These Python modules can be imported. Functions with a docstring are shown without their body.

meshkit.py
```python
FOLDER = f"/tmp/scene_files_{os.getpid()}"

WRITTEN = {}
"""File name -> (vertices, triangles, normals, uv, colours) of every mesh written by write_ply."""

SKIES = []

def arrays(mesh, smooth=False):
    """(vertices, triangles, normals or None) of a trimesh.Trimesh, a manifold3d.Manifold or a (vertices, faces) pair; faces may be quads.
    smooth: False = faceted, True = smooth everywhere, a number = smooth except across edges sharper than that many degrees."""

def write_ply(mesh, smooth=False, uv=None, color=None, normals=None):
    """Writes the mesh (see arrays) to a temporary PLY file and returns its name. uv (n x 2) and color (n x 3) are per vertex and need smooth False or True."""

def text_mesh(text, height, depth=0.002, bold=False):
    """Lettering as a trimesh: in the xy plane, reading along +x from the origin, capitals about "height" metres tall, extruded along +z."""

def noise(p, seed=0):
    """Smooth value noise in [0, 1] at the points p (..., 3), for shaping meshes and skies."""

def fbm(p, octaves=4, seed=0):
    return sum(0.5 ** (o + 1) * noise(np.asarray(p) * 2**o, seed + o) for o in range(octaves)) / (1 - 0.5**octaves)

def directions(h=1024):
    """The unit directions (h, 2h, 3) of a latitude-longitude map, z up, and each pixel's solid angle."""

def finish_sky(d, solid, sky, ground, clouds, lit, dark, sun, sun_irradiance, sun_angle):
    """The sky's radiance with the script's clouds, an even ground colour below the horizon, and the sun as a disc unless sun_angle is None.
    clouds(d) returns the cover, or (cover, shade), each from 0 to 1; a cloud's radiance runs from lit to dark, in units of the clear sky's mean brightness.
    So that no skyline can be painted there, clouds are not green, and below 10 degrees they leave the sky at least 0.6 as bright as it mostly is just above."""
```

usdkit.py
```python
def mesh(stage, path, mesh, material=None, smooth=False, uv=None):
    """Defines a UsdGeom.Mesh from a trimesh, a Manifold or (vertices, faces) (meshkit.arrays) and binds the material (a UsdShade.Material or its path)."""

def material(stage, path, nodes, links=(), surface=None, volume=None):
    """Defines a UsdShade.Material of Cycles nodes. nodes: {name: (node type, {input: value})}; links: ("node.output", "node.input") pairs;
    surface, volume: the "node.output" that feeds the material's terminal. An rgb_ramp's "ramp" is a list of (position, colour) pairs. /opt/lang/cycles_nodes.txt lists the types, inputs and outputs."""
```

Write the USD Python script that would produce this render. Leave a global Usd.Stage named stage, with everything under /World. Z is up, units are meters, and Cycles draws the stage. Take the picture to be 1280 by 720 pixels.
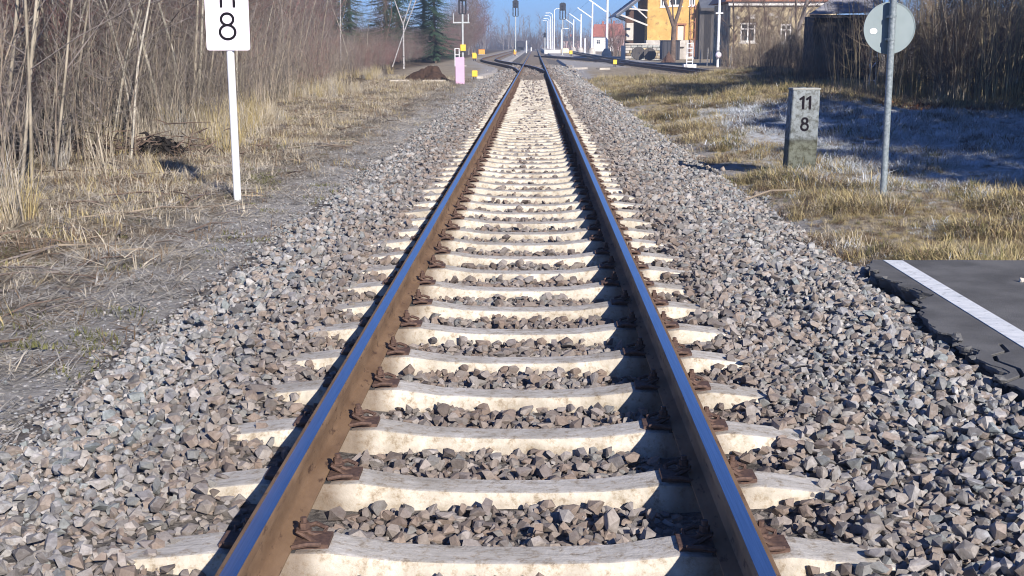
import math, random
import numpy as np, trimesh, usdkit, meshkit
from shapely.geometry import LineString, Polygon, Point, box as sbox
from shapely.ops import unary_union
from shapely import affinity
from pxr import Usd, UsdGeom, UsdLux, UsdShade, Gf, Sdf, Vt

rng = np.random.default_rng(11)
random.seed(11)
stage = Usd.Stage.CreateInMemory()
UsdGeom.SetStageUpAxis(stage, 'Z')
world = UsdGeom.Xform.Define(stage, '/World')
UsdGeom.Scope.Define(stage, '/World/Looks')

# ------------------------------------------------------------------ camera, sky, sun, exposure
CAM = (0.098, 0.0, 1.437)
cam = UsdGeom.Camera.Define(stage, '/World/camera')
cam.AddTranslateOp().Set(CAM)
cam.AddRotateXYZOp().Set((90 - 11.4568, 0, 1.0855))
cam.CreateHorizontalApertureAttr(36.0)
cam.CreateFocalLengthAttr(36.0 * 1500 / 1280)
cam.CreateClippingRangeAttr((0.05, 5000.0))
cam.CreateExposureAttr(0.78)

SUN_E, SUN_A = math.radians(27), math.radians(25.5)        # height, and angle from straight behind the camera towards the right
sd = np.array([math.cos(SUN_E) * math.sin(SUN_A), -math.cos(SUN_E) * math.cos(SUN_A), math.sin(SUN_E)])
sky_mat = usdkit.material(stage, '/World/Looks/sky_look', {
    'sky': ('sky_texture', {'sky_type': 'single_scattering', 'sun_disc': False, 'sun_elevation': SUN_E, 'sun_rotation': math.atan2(sd[0], sd[1]),
                            'altitude': 200.0, 'air_density': 0.8, 'aerosol_density': 0.1, 'ozone_density': 3.0}),
    'tint': ('mix', {'mix_type': 'multiply', 'fac': 1.0, 'color2': (0.38, 0.69, 1.25)}),
    'bg': ('background_shader', {'strength': 0.066})}, [('sky.color', 'tint.color1'), ('tint.color', 'bg.color')], surface='bg.background')
dome = UsdLux.DomeLight.Define(stage, '/World/sky')
UsdShade.MaterialBindingAPI.Apply(dome.GetPrim()).Bind(sky_mat)
dome.GetPrim().SetCustomDataByKey('kind', 'structure')
sun = UsdLux.DistantLight.Define(stage, '/World/sun')
sun.CreateIntensityAttr(1.2); sun.CreateAngleAttr(0.5); sun.CreateColorAttr((1.0, 0.925, 0.855))
sun.GetPrim().CreateAttribute('inputs:normalize', Sdf.ValueTypeNames.Bool).Set(True)
sun.AddTransformOp().Set(Gf.Matrix4d().SetRotate(Gf.Rotation(Gf.Vec3d(0, 0, 1), Gf.Vec3d(*map(float, sd)))))

# ------------------------------------------------------------------ helpers
used = {}
def numbered(path):
    n = used.get(path, -1) + 1
    used[path] = n
    return path if n == 0 else f'{path}_{n:03d}'

def thing(name, label, cat, loc=(0, 0, 0), rz=0.0, sc=None, group=None):
    x = UsdGeom.Xform.Define(stage, numbered('/World/' + name))
    x.AddTranslateOp().Set(tuple(map(float, loc))); x.AddRotateZOp().Set(float(rz))
    s = (1, 1, 1) if sc is None else ((sc,) * 3 if np.isscalar(sc) else sc)
    x.AddScaleOp().Set(tuple(map(float, s)))
    p = x.GetPrim(); tag(p, label, cat, group)
    return p

def tag(p, label=None, cat=None, group=None, kind=None):
    p = p.GetPrim() if hasattr(p, 'GetPrim') else p
    for k, v in (('label', label), ('category', cat), ('group', group), ('kind', kind)):
        if v: p.SetCustomDataByKey(k, v)
    return p

def copy(src, label, loc, rz=0.0, sc=None, group=None):
    was = src.GetCustomData()
    base = src.GetName()
    if base[-4:-3] == '_' and base[-3:].isdigit(): base = base[:-4]
    r = thing(base, label, was['category'], loc, rz, sc, group or was.get('group'))
    r.GetReferences().AddInternalReference(src.GetPath()); r.SetInstanceable(True)
    return r

def move(p, loc, rz=0.0, sc=None):
    p.GetAttribute('xformOp:translate').Set(tuple(map(float, loc))); p.GetAttribute('xformOp:rotateZ').Set(float(rz))
    if sc is not None: p.GetAttribute('xformOp:scale').Set(tuple(map(float, (sc,) * 3 if np.isscalar(sc) else sc)))

def obj(name, mesh, mat, parent=None, smooth=False, label=None):
    base = (str(parent.GetPath()) if parent is not None else '/World') + '/' + name
    if isinstance(mesh, MB): mesh = mesh.mesh()
    m = usdkit.mesh(stage, numbered(base), mesh, mat, smooth=smooth)
    p = m.GetPrim()
    if label: p.SetCustomDataByKey('label', label)
    return p

def struct(name, mesh, mat, smooth=False, parent=None):
    p = obj(name, mesh, mat, parent, smooth)
    if parent is None: p.SetCustomDataByKey('kind', 'structure')
    return p

class MB:
    def __init__(s): s.v, s.f, s.n = [], [], 0
    def add(s, v, f):
        v = np.asarray(v, float).reshape(-1, 3); f = np.asarray(f, int)
        if f.shape[1] == 4: f = np.vstack([f[:, [0, 1, 2]], f[:, [0, 2, 3]]])
        s.v.append(v); s.f.append(f + s.n); s.n += len(v); return s
    def tm(s, m): return s.add(m.vertices, m.faces)
    def box(s, lo, hi, rz=0, piv=None):
        lo, hi = np.array(lo, float), np.array(hi, float)
        m = trimesh.creation.box(hi - lo); m.apply_translation((lo + hi) / 2)
        if rz:
            c = (lo + hi) / 2 if piv is None else np.array(piv)
            m.apply_transform(trimesh.transformations.rotation_matrix(math.radians(rz), [0, 0, 1], c))
        return s.tm(m)
    def cbox(s, lo, hi, ch=0.01):      # box with chamfered edges
        lo, hi = np.array(lo, float), np.array(hi, float)
        pts = []
        for sx in (0, 1):
            for sy in (0, 1):
                for sz in (0, 1):
                    c = np.where([sx, sy, sz], hi, lo); d = np.where([sx, sy, sz], -1, 1) * ch
                    for k in range(3):
                        q = c + d; q[k] = c[k]; pts.append(q)
        return s.tm(trimesh.convex.convex_hull(np.array(pts)))
    def tube(s, pts, r, sides=5, cap=True):
        v, f = tube(pts, r, sides); s.add(v, f)
        if cap:
            n = len(np.asarray(pts))
            a = np.arange(1, sides - 1)
            s.add(v, np.stack([0 * a, a + 1, a], 1)); o = (n - 1) * sides
            s.add(v, np.stack([0 * a + o, a + o, a + 1 + o], 1))
        return s
    def beam(s, a, b, w, h=None):     # square bar from a to b
        h = h or w
        a, b = np.array(a, float), np.array(b, float); t = (b - a) / np.linalg.norm(b - a)
        u = np.cross(t, [0, 0, 1.0]); 
        if np.linalg.norm(u) < 1e-3: u = np.array([1.0, 0, 0])
        u /= np.linalg.norm(u); w2 = np.cross(u, t)
        q = [p + su * u * w / 2 + sv * w2 * h / 2 for p in (a, b) for su, sv in ((-1, -1), (1, -1), (1, 1), (-1, 1))]
        return s.tm(trimesh.convex.convex_hull(np.array(q)))
    def mesh(s):
        return trimesh.Trimesh(np.vstack(s.v), np.vstack(s.f), process=False)

def tube(points, radii, sides=4):
    p = np.asarray(points, float); t = np.gradient(p, axis=0); t /= np.linalg.norm(t, axis=1, keepdims=True) + 1e-12
    ref = np.array([0, 0, 1.0]) if abs(t[:, 2]).mean() < 0.8 else np.array([1.0, 0.2, 0])
    a = np.cross(t, ref); a /= np.linalg.norm(a, axis=1, keepdims=True) + 1e-12
    b = np.cross(t, a); ang = np.arange(sides) * 2 * np.pi / sides
    r = np.broadcast_to(radii, (len(p),))
    v = p[:, None] + r[:, None, None] * (np.cos(ang)[None, :, None] * a[:, None] + np.sin(ang)[None, :, None] * b[:, None])
    i, j = np.meshgrid(np.arange(len(p) - 1), np.arange(sides), indexing='ij')
    q = np.stack([i * sides + j, i * sides + (j + 1) % sides, (i + 1) * sides + (j + 1) % sides, (i + 1) * sides + j], -1).reshape(-1, 4)
    return v.reshape(-1, 3), np.vstack([q[:, [0, 1, 2]], q[:, [0, 2, 3]]])

def extr(poly, depth, M):              # shapely polygon (x, y) extruded along +z, then matrix M
    out = []
    for g in getattr(poly, 'geoms', [poly]):
        m = trimesh.creation.extrude_polygon(g, depth, engine='earcut'); m.apply_transform(M); out.append(m)
    return trimesh.util.concatenate(out)

def facing(x, y, z, rz=0.0):           # drawing plane (u right, v up) standing upright and facing the camera side (-y)
    return trimesh.transformations.translation_matrix([x, y, z]) @ trimesh.transformations.rotation_matrix(math.radians(rz), [0, 0, 1]) @ np.array([[1, 0, 0, 0], [0, 0, -1, 0], [0, 1, 0, 0], [0, 0, 0, 1.0]])

def instancer(name, protos, pos, which, rot, scl, label=None, cat=None, parent=None):
    """protos: list of (mesh, material, kind name); one PointInstancer that is stuff"""
    path = numbered((str(parent.GetPath()) if parent is not None else '/World') + '/' + name)
    pi = UsdGeom.PointInstancer.Define(stage, path)
    rel = pi.CreatePrototypesRel()
    for k, (m, mat, nm) in enumerate(protos):
        if isinstance(m, MB): m = m.mesh()
        pp = f'{path}/prototypes/{nm}' + (f'_{k:03d}' if k else '')
        usdkit.mesh(stage, pp, m, mat); rel.AddTarget(pp)
    pi.CreateProtoIndicesAttr(Vt.IntArray.FromNumpy(np.asarray(which, np.int32)))
    pi.CreatePositionsAttr(Vt.Vec3fArray.FromNumpy(np.asarray(pos, np.float32)))
    q = np.asarray(rot, np.float32)                       # (n, 4) real, i, j, k
    pi.CreateOrientationsAttr(Vt.QuathArray([Gf.Quath(float(a), float(b), float(c), float(d)) for a, b, c, d in q]))
    pi.CreateScalesAttr(Vt.Vec3fArray.FromNumpy(np.asarray(scl, np.float32)))
    tag(pi, label, cat, None, 'stuff')
    return pi

def quat_z(a):
    a = np.asarray(a) / 2; z = 0 * a
    return np.stack([np.cos(a), z, z, np.sin(a)], 1)
def quat_rand(n, r):
    q = r.normal(size=(n, 4)); return q / np.linalg.norm(q, axis=1, keepdims=True)

# ------------------------------------------------------------------ materials
def look(name, c1, c2=None, scale=8.0, detail=5.0, rough=0.8, bump=0.0, bscale=None, spec=0.3, metal=0.0, ramp=(0.35, 0.65), trans=0.0, spot=None, spot_scale=30.0, spot_at=0.62, stretch=(1, 1, 1), dist=0.01):
    """two-tone noise colour in world space, optional spots of a third colour, bump, translucency"""
    c2 = c2 or c1
    n = {'g': ('geometry', {}), 'mp': ('mapping', {'scale': stretch}), 'n': ('noise_texture', {'scale': scale, 'detail': detail, 'roughness': 0.6}),
         'r': ('rgb_ramp', {'ramp': [(ramp[0], c1), (ramp[1], c2)]}), 'p': ('principled_bsdf', {'roughness': rough, 'specular_ior_level': spec, 'metallic': metal})}
    l = [('g.position', 'mp.vector'), ('mp.vector', 'n.vector'), ('n.fac', 'r.fac')]
    col = 'r.color'
    if spot:
        n['n2'] = ('noise_texture', {'scale': spot_scale, 'detail': 4.0, 'roughness': 0.65}); n['r2'] = ('rgb_ramp', {'ramp': [(spot_at, (0, 0, 0)), (spot_at + 0.08, (1, 1, 1))]})
        n['m'] = ('mix', {'color2': spot}); l += [('mp.vector', 'n2.vector'), ('n2.fac', 'r2.fac'), ('r2.color', 'm.fac'), (col, 'm.color1')]; col = 'm.color'
    l.append((col, 'p.base_color'))
    if bump:
        n['nb'] = ('noise_texture', {'scale': bscale or scale * 3, 'detail': 6.0, 'roughness': 0.65}); n['b'] = ('bump', {'strength': bump, 'distance': dist})
        l += [('mp.vector', 'nb.vector'), ('nb.fac', 'b.height'), ('b.normal', 'p.normal')]
    surf = 'p.BSDF'
    if trans:
        n['t'] = ('translucent_bsdf', {}); n['mx'] = ('mix_closure', {'fac': trans}); l += [(col, 't.color'), ('p.BSDF', 'mx.closure1'), ('t.BSDF', 'mx.closure2')]; surf = 'mx.closure'
    return usdkit.material(stage, '/World/Looks/' + name, n, l, surface=surf)

M = {}
M['concrete'] = usdkit.material(stage, '/World/Looks/concrete', {
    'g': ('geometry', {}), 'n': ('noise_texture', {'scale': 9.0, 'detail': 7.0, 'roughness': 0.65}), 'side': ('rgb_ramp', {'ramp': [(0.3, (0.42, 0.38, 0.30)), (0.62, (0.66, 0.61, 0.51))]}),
    'mp': ('mapping', {'scale': (2.0, 9.0, 4.0)}), 'n2': ('noise_texture', {'scale': 4.0, 'detail': 8.0, 'roughness': 0.75}), 'top_tone': ('rgb_ramp', {'ramp': [(0.32, (0.27, 0.25, 0.22)), (0.46, (0.47, 0.45, 0.41)), (0.68, (0.62, 0.595, 0.55))]}),  # patchy greyer tone, mixed in where faces point up
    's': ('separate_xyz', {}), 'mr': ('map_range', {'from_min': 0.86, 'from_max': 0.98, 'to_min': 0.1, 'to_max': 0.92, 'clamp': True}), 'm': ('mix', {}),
    'n3': ('noise_texture', {'scale': 24.0, 'detail': 7.0, 'roughness': 0.75}), 'r3': ('rgb_ramp', {'ramp': [(0.50, (1, 1, 1)), (0.58, (0.78, 0.72, 0.64)), (0.66, (0.40, 0.33, 0.26))]}), 'n5': ('noise_texture', {'scale': 2.3, 'detail': 5.0, 'roughness': 0.7}), 'r5': ('rgb_ramp', {'ramp': [(0.36, (0.74, 0.72, 0.69)), (0.58, (1, 1, 1))]}), 'm5': ('mix', {'mix_type': 'multiply', 'fac': 1.0}), 'm2': ('mix', {'mix_type': 'multiply', 'fac': 0.8}),
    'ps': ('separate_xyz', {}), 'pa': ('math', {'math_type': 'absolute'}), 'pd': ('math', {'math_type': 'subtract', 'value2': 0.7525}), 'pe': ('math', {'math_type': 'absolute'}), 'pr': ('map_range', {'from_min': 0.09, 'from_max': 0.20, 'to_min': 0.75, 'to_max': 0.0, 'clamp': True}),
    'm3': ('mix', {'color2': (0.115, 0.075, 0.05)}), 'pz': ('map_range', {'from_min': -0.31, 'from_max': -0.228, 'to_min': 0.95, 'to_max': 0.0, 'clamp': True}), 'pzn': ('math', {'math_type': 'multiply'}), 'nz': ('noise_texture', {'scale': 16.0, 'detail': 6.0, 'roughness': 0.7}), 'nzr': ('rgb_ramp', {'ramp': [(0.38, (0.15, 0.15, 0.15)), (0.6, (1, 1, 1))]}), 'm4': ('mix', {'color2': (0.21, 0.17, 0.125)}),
    'nb': ('noise_texture', {'scale': 70.0, 'detail': 7.0, 'roughness': 0.7}), 'b': ('bump', {'strength': 0.5, 'distance': 0.01}), 'p': ('principled_bsdf', {'roughness': 0.92, 'specular_ior_level': 0.2})},
    [('g.position', 'n.vector'), ('n.fac', 'side.fac'), ('g.position', 'mp.vector'), ('mp.vector', 'n2.vector'), ('n2.fac', 'top_tone.fac'), ('g.normal', 's.vector'), ('s.z', 'mr.value'), ('mr.result', 'm.fac'), ('side.color', 'm.color1'), ('top_tone.color', 'm.color2'),
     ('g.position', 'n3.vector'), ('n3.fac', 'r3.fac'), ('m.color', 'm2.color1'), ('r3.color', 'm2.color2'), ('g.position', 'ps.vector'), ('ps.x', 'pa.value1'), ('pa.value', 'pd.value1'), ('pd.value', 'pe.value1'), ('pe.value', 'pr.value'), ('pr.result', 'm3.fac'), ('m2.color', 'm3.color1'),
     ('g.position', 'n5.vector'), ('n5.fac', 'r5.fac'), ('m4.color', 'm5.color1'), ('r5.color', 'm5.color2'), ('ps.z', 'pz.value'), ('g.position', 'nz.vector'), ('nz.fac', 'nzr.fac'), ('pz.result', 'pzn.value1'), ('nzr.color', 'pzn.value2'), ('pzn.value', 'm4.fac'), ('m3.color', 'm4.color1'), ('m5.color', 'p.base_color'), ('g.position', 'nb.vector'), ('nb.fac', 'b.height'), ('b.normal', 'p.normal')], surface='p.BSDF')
M['old_concrete'] = look('old_concrete', (0.27, 0.28, 0.26), (0.42, 0.42, 0.38), 7, 7, 0.95, 0.5, 50, spot=(0.12, 0.12, 0.10), spot_scale=22, spot_at=0.60)
M['rail_rust'] = look('rail_rust', (0.145, 0.088, 0.05), (0.225, 0.145, 0.085), 9, 6, 0.8, 0.25, 120, spec=0.25, dist=0.004, stretch=(1, 0.35, 1), spot=(0.085, 0.05, 0.032), spot_scale=26, spot_at=0.58)
M['rail_top'] = look('rail_top', (0.40, 0.41, 0.45), (0.52, 0.53, 0.57), 3, 4, 0.28, 0.0, metal=1.0, stretch=(60, 1, 1))
M['rail_edge'] = look('rail_edge', (0.20, 0.16, 0.13), (0.28, 0.24, 0.20), 20, 5, 0.5, 0.1, 80, spec=0.5, dist=0.003)
M['clip_rust'] = look('clip_rust', (0.065, 0.040, 0.032), (0.125, 0.076, 0.056), 60, 4, 0.75, 0.3, 200, dist=0.003)
M['pad'] = look('pad', (0.03, 0.03, 0.03), (0.05, 0.045, 0.04), 30, 3, 0.7)
M['white_paint'] = look('white_paint', (0.78, 0.71, 0.78), (0.83, 0.76, 0.83), 4, 4, 0.5, spec=0.4)
M['pole_white'] = look('pole_white', (0.70, 0.72, 0.72), (0.82, 0.82, 0.82), 3, 6, 0.45, spot=(0.45, 0.42, 0.36), spot_scale=14, spot_at=0.66)
M['black_paint'] = look('black_paint', (0.012, 0.010, 0.014), None, 4, 2, 0.9, spec=0.1)
M['galv'] = look('galv', (0.12, 0.15, 0.165), (0.26, 0.30, 0.32), 40, 5, 0.5, 0.1, 90, spec=0.5, spot=(0.60, 0.62, 0.62), spot_scale=55, spot_at=0.66, dist=0.003)
M['sign_back'] = look('sign_back', (0.19, 0.24, 0.25), (0.215, 0.265, 0.275), 5, 3, 0.5, spec=0.4)
M['asphalt'] = look('asphalt', (0.085, 0.085, 0.084), (0.155, 0.154, 0.150), 2.5, 10, 0.9, 0.9, 110, spot=(0.26, 0.26, 0.25), spot_scale=55, spot_at=0.68, dist=0.006)
M['road_line'] = look('road_line', (0.55, 0.58, 0.60), (0.72, 0.74, 0.74), 8, 7, 0.8, 0.3, 100, spot=(0.16, 0.16, 0.16), spot_scale=20, spot_at=0.60, dist=0.004, stretch=(1, 2.2, 1))
M['bark_tan'] = look('bark_tan', (0.14, 0.112, 0.088), (0.31, 0.255, 0.19), 3, 4, 0.9)
M['bark_olive'] = look('bark_olive', (0.10, 0.088, 0.072), (0.235, 0.205, 0.16), 3, 4, 0.9)
M['bark_red'] = look('bark_red', (0.125, 0.068, 0.063), (0.26, 0.15, 0.135), 3, 4, 0.9)
M['bark_grey'] = look('bark_grey', (0.115, 0.10, 0.092), (0.235, 0.205, 0.185), 2, 4, 0.9)
M['bark_brown'] = look('bark_brown', (0.09, 0.065, 0.050), (0.175, 0.125, 0.095), 3, 4, 0.9)
M['bark_straw'] = look('bark_straw', (0.28, 0.22, 0.12), (0.54, 0.44, 0.25), 2, 4, 0.9)
M['bark_pale'] = look('bark_pale', (0.19, 0.165, 0.125), (0.38, 0.335, 0.26), 3, 4, 0.9)
M['bark_sapling'] = look('bark_sapling', (0.27, 0.25, 0.20), (0.50, 0.46, 0.38), 3, 4, 0.9)
M['bark_birch'] = look('bark_birch', (0.24, 0.235, 0.23), (0.42, 0.41, 0.40), 3, 4, 0.8, spot=(0.06, 0.06, 0.06), spot_scale=4, spot_at=0.60, stretch=(1, 1, 3))
M['needles'] = look('needles', (0.018, 0.040, 0.022), (0.040, 0.075, 0.038), 1.5, 4, 0.8)
M['straw'] = look('straw', (0.33, 0.28, 0.20), (0.60, 0.535, 0.42), 4, 4, 0.9, trans=0.2)
M['straw_gold'] = look('straw_gold', (0.36, 0.29, 0.13), (0.58, 0.48, 0.26), 3, 4, 0.9, trans=0.25)
M['straw_grey'] = look('straw_grey', (0.26, 0.24, 0.205), (0.48, 0.455, 0.41), 4, 4, 0.9, trans=0.15)
M['straw_brown'] = look('straw_brown', (0.12, 0.08, 0.05), (0.22, 0.16, 0.10), 4, 4, 0.9, trans=0.15)
M['grass_green'] = look('grass_green', (0.10, 0.105, 0.04), (0.20, 0.20, 0.075), 4, 4, 0.9, trans=0.25)
M['grass_frost'] = look('grass_frost', (0.42, 0.45, 0.46), (0.74, 0.79, 0.84), 3, 5, 0.9, trans=0.2)
M['dead_leaf'] = look('dead_leaf', (0.15, 0.065, 0.03), (0.28, 0.13, 0.06), 5, 3, 0.9, trans=0.2)
M['soil'] = look('soil', (0.035, 0.022, 0.016), (0.075, 0.045, 0.032), 6, 6, 0.95, 0.8, 20, dist=0.05)
M['post_grey'] = look('post_grey', (0.36, 0.39, 0.39), (0.46, 0.49, 0.49), 3, 4, 0.5)
M['yellow'] = look('yellow', (0.72, 0.48, 0.05), (0.80, 0.56, 0.08), 6, 3, 0.5)
M['orange'] = look('orange', (0.75, 0.30, 0.05), (0.80, 0.36, 0.07), 6, 3, 0.5)
M['signal_black'] = look('signal_black', (0.022, 0.025, 0.035), None, 4, 2, 0.6)
M['dark_metal'] = look('dark_metal', (0.035, 0.035, 0.045), (0.05, 0.05, 0.06), 10, 3, 0.6)
M['plaster_yellow'] = look('plaster_yellow', (0.46, 0.28, 0.085), (0.62, 0.40, 0.13), 0.9, 9, 0.9, 0.4, 8, spot=(0.34, 0.21, 0.08), spot_scale=1.6, spot_at=0.55)
M['plaster_old'] = look('plaster_old', (0.19, 0.15, 0.095), (0.50, 0.42, 0.27), 0.8, 9, 0.95, 0.8, 10, spot=(0.10, 0.065, 0.045), spot_scale=1.5, spot_at=0.52, ramp=(0.40, 0.60), dist=0.05)
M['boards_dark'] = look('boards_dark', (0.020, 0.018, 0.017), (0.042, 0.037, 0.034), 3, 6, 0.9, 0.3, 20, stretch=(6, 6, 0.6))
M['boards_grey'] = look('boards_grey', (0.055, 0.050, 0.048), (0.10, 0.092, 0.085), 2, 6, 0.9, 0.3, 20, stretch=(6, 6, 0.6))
M['boards_brown'] = look('boards_brown', (0.07, 0.04, 0.03), (0.12, 0.07, 0.05), 2, 6, 0.9, stretch=(6, 6, 0.6))
M['wood_pale'] = look('wood_pale', (0.45, 0.42, 0.38), (0.58, 0.54, 0.48), 2, 5, 0.8)
M['roof_grey'] = look('roof_grey', (0.17, 0.17, 0.19), (0.26, 0.26, 0.28), 1.5, 6, 0.8, 0.3, 12)
M['roof_dark'] = look('roof_dark', (0.07, 0.08, 0.10), (0.11, 0.12, 0.14), 1.5, 6, 0.8)
M['roof_red'] = look('roof_red', (0.28, 0.09, 0.06), (0.38, 0.14, 0.09), 1.5, 6, 0.8)
M['wall_white'] = look('wall_white', (0.60, 0.58, 0.55), (0.72, 0.70, 0.66), 0.6, 5, 0.9)
M['wall_pink'] = look('wall_pink', (0.38, 0.26, 0.24), (0.45, 0.32, 0.29), 0.6, 5, 0.9)
M['stone_pale'] = look('stone_pale', (0.34, 0.31, 0.27), (0.52, 0.48, 0.42), 1.2, 6, 0.9, 0.4, 8)
M['glass_dark'] = usdkit.material(stage, '/World/Looks/glass_dark', {'p': ('principled_bsdf', {'base_color': (0.03, 0.035, 0.04), 'roughness': 0.08, 'specular_ior_level': 0.6})}, surface='p.BSDF')
M['cream'] = look('cream', (0.72, 0.60, 0.40), (0.78, 0.67, 0.47), 2, 4, 0.7)
M['rust_red'] = look('rust_red', (0.24, 0.10, 0.06), (0.33, 0.15, 0.09), 4, 4, 0.8)
M['pink_board'] = look('pink_board', (0.56, 0.36, 0.52), (0.60, 0.40, 0.56), 4, 3, 0.6)

# stones: one look per rock tone, stained by rust and oil near the rails
def stone_look(name, col, frost=0.0):
    col = (col[0] * 0.985, col[1] * 0.98, col[2] * 0.99); lo, hi = tuple(c * 0.55 for c in col), tuple(min(1, c * 1.12) for c in col)
    return usdkit.material(stage, '/World/Looks/' + name, {
        'g': ('geometry', {}), 'n': ('noise_texture', {'scale': 45.0, 'detail': 6.0, 'roughness': 0.7}), 'r': ('rgb_ramp', {'ramp': [(0.3, lo), (0.7, hi)]}),
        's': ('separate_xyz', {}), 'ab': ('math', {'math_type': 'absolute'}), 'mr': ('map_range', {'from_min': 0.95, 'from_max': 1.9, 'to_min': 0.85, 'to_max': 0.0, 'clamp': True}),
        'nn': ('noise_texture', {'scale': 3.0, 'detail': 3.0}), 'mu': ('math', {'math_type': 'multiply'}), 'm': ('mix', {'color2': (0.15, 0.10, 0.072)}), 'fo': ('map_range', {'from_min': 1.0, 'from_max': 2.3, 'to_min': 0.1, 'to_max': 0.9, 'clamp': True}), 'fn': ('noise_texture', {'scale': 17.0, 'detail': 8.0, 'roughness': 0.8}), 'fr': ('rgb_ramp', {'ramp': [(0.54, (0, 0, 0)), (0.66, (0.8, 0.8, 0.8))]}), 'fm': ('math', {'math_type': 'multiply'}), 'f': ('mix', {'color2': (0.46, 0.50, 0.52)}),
        'nb': ('noise_texture', {'scale': 130.0, 'detail': 5.0}), 'b': ('bump', {'strength': 0.5, 'distance': 0.004}), 'p': ('principled_bsdf', {'roughness': 0.85, 'specular_ior_level': 0.35})},
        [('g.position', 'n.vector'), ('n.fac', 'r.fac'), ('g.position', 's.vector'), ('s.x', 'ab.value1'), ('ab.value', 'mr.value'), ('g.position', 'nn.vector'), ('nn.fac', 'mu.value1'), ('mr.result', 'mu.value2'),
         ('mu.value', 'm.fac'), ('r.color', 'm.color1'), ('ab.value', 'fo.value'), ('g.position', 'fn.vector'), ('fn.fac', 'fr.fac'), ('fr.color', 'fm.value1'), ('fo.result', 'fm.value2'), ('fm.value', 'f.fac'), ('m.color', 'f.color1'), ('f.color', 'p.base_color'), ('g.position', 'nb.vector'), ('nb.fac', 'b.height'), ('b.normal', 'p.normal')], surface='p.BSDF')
TONES = [(0.30, 0.28, 0.25), (0.25, 0.25, 0.235), (0.33, 0.31, 0.28), (0.26, 0.22, 0.185), (0.19, 0.19, 0.185), (0.38, 0.375, 0.355), (0.29, 0.245, 0.205), (0.23, 0.255, 0.25), (0.14, 0.135, 0.13), (0.28, 0.28, 0.28), (0.33, 0.28, 0.235), (0.43, 0.41, 0.38)]
stone_mats = [stone_look(f'stone_tone_{i}', c) for i, c in enumerate(TONES)]

# ------------------------------------------------------------------ terrain
def lerp(a, b, t): return a + (b - a) * t
def sst(a, b, x):
    t = np.clip((np.asarray(x, float) - a) / (b - a), 0, 1); return t * t * (3 - 2 * t)
def fb(x, y, s, seed=0, o=4):
    x, y = np.broadcast_arrays(np.asarray(x, float), np.asarray(y, float))
    return meshkit.fbm(np.stack([x * s, y * s, 0 * x], -1), o, seed) - 0.5
def bz(x, y):                          # top of the ballast bed
    z = np.interp(x, [-2.85, -2.4, -1.65, -1.25, -1.05, -0.6, 0.6, 1.05, 1.25, 1.65, 2.65, 3.1], [-0.50, -0.415, -0.265, -0.222, -0.250, -0.280, -0.280, -0.250, -0.222, -0.265, -0.42, -0.54])
    z = z + 0.145 * sst(1.5, 2.25, x) * (1 - sst(8.7, 9.8, y))
    return z + 0.03 * fb(x, y, 2.2, 3)
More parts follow.
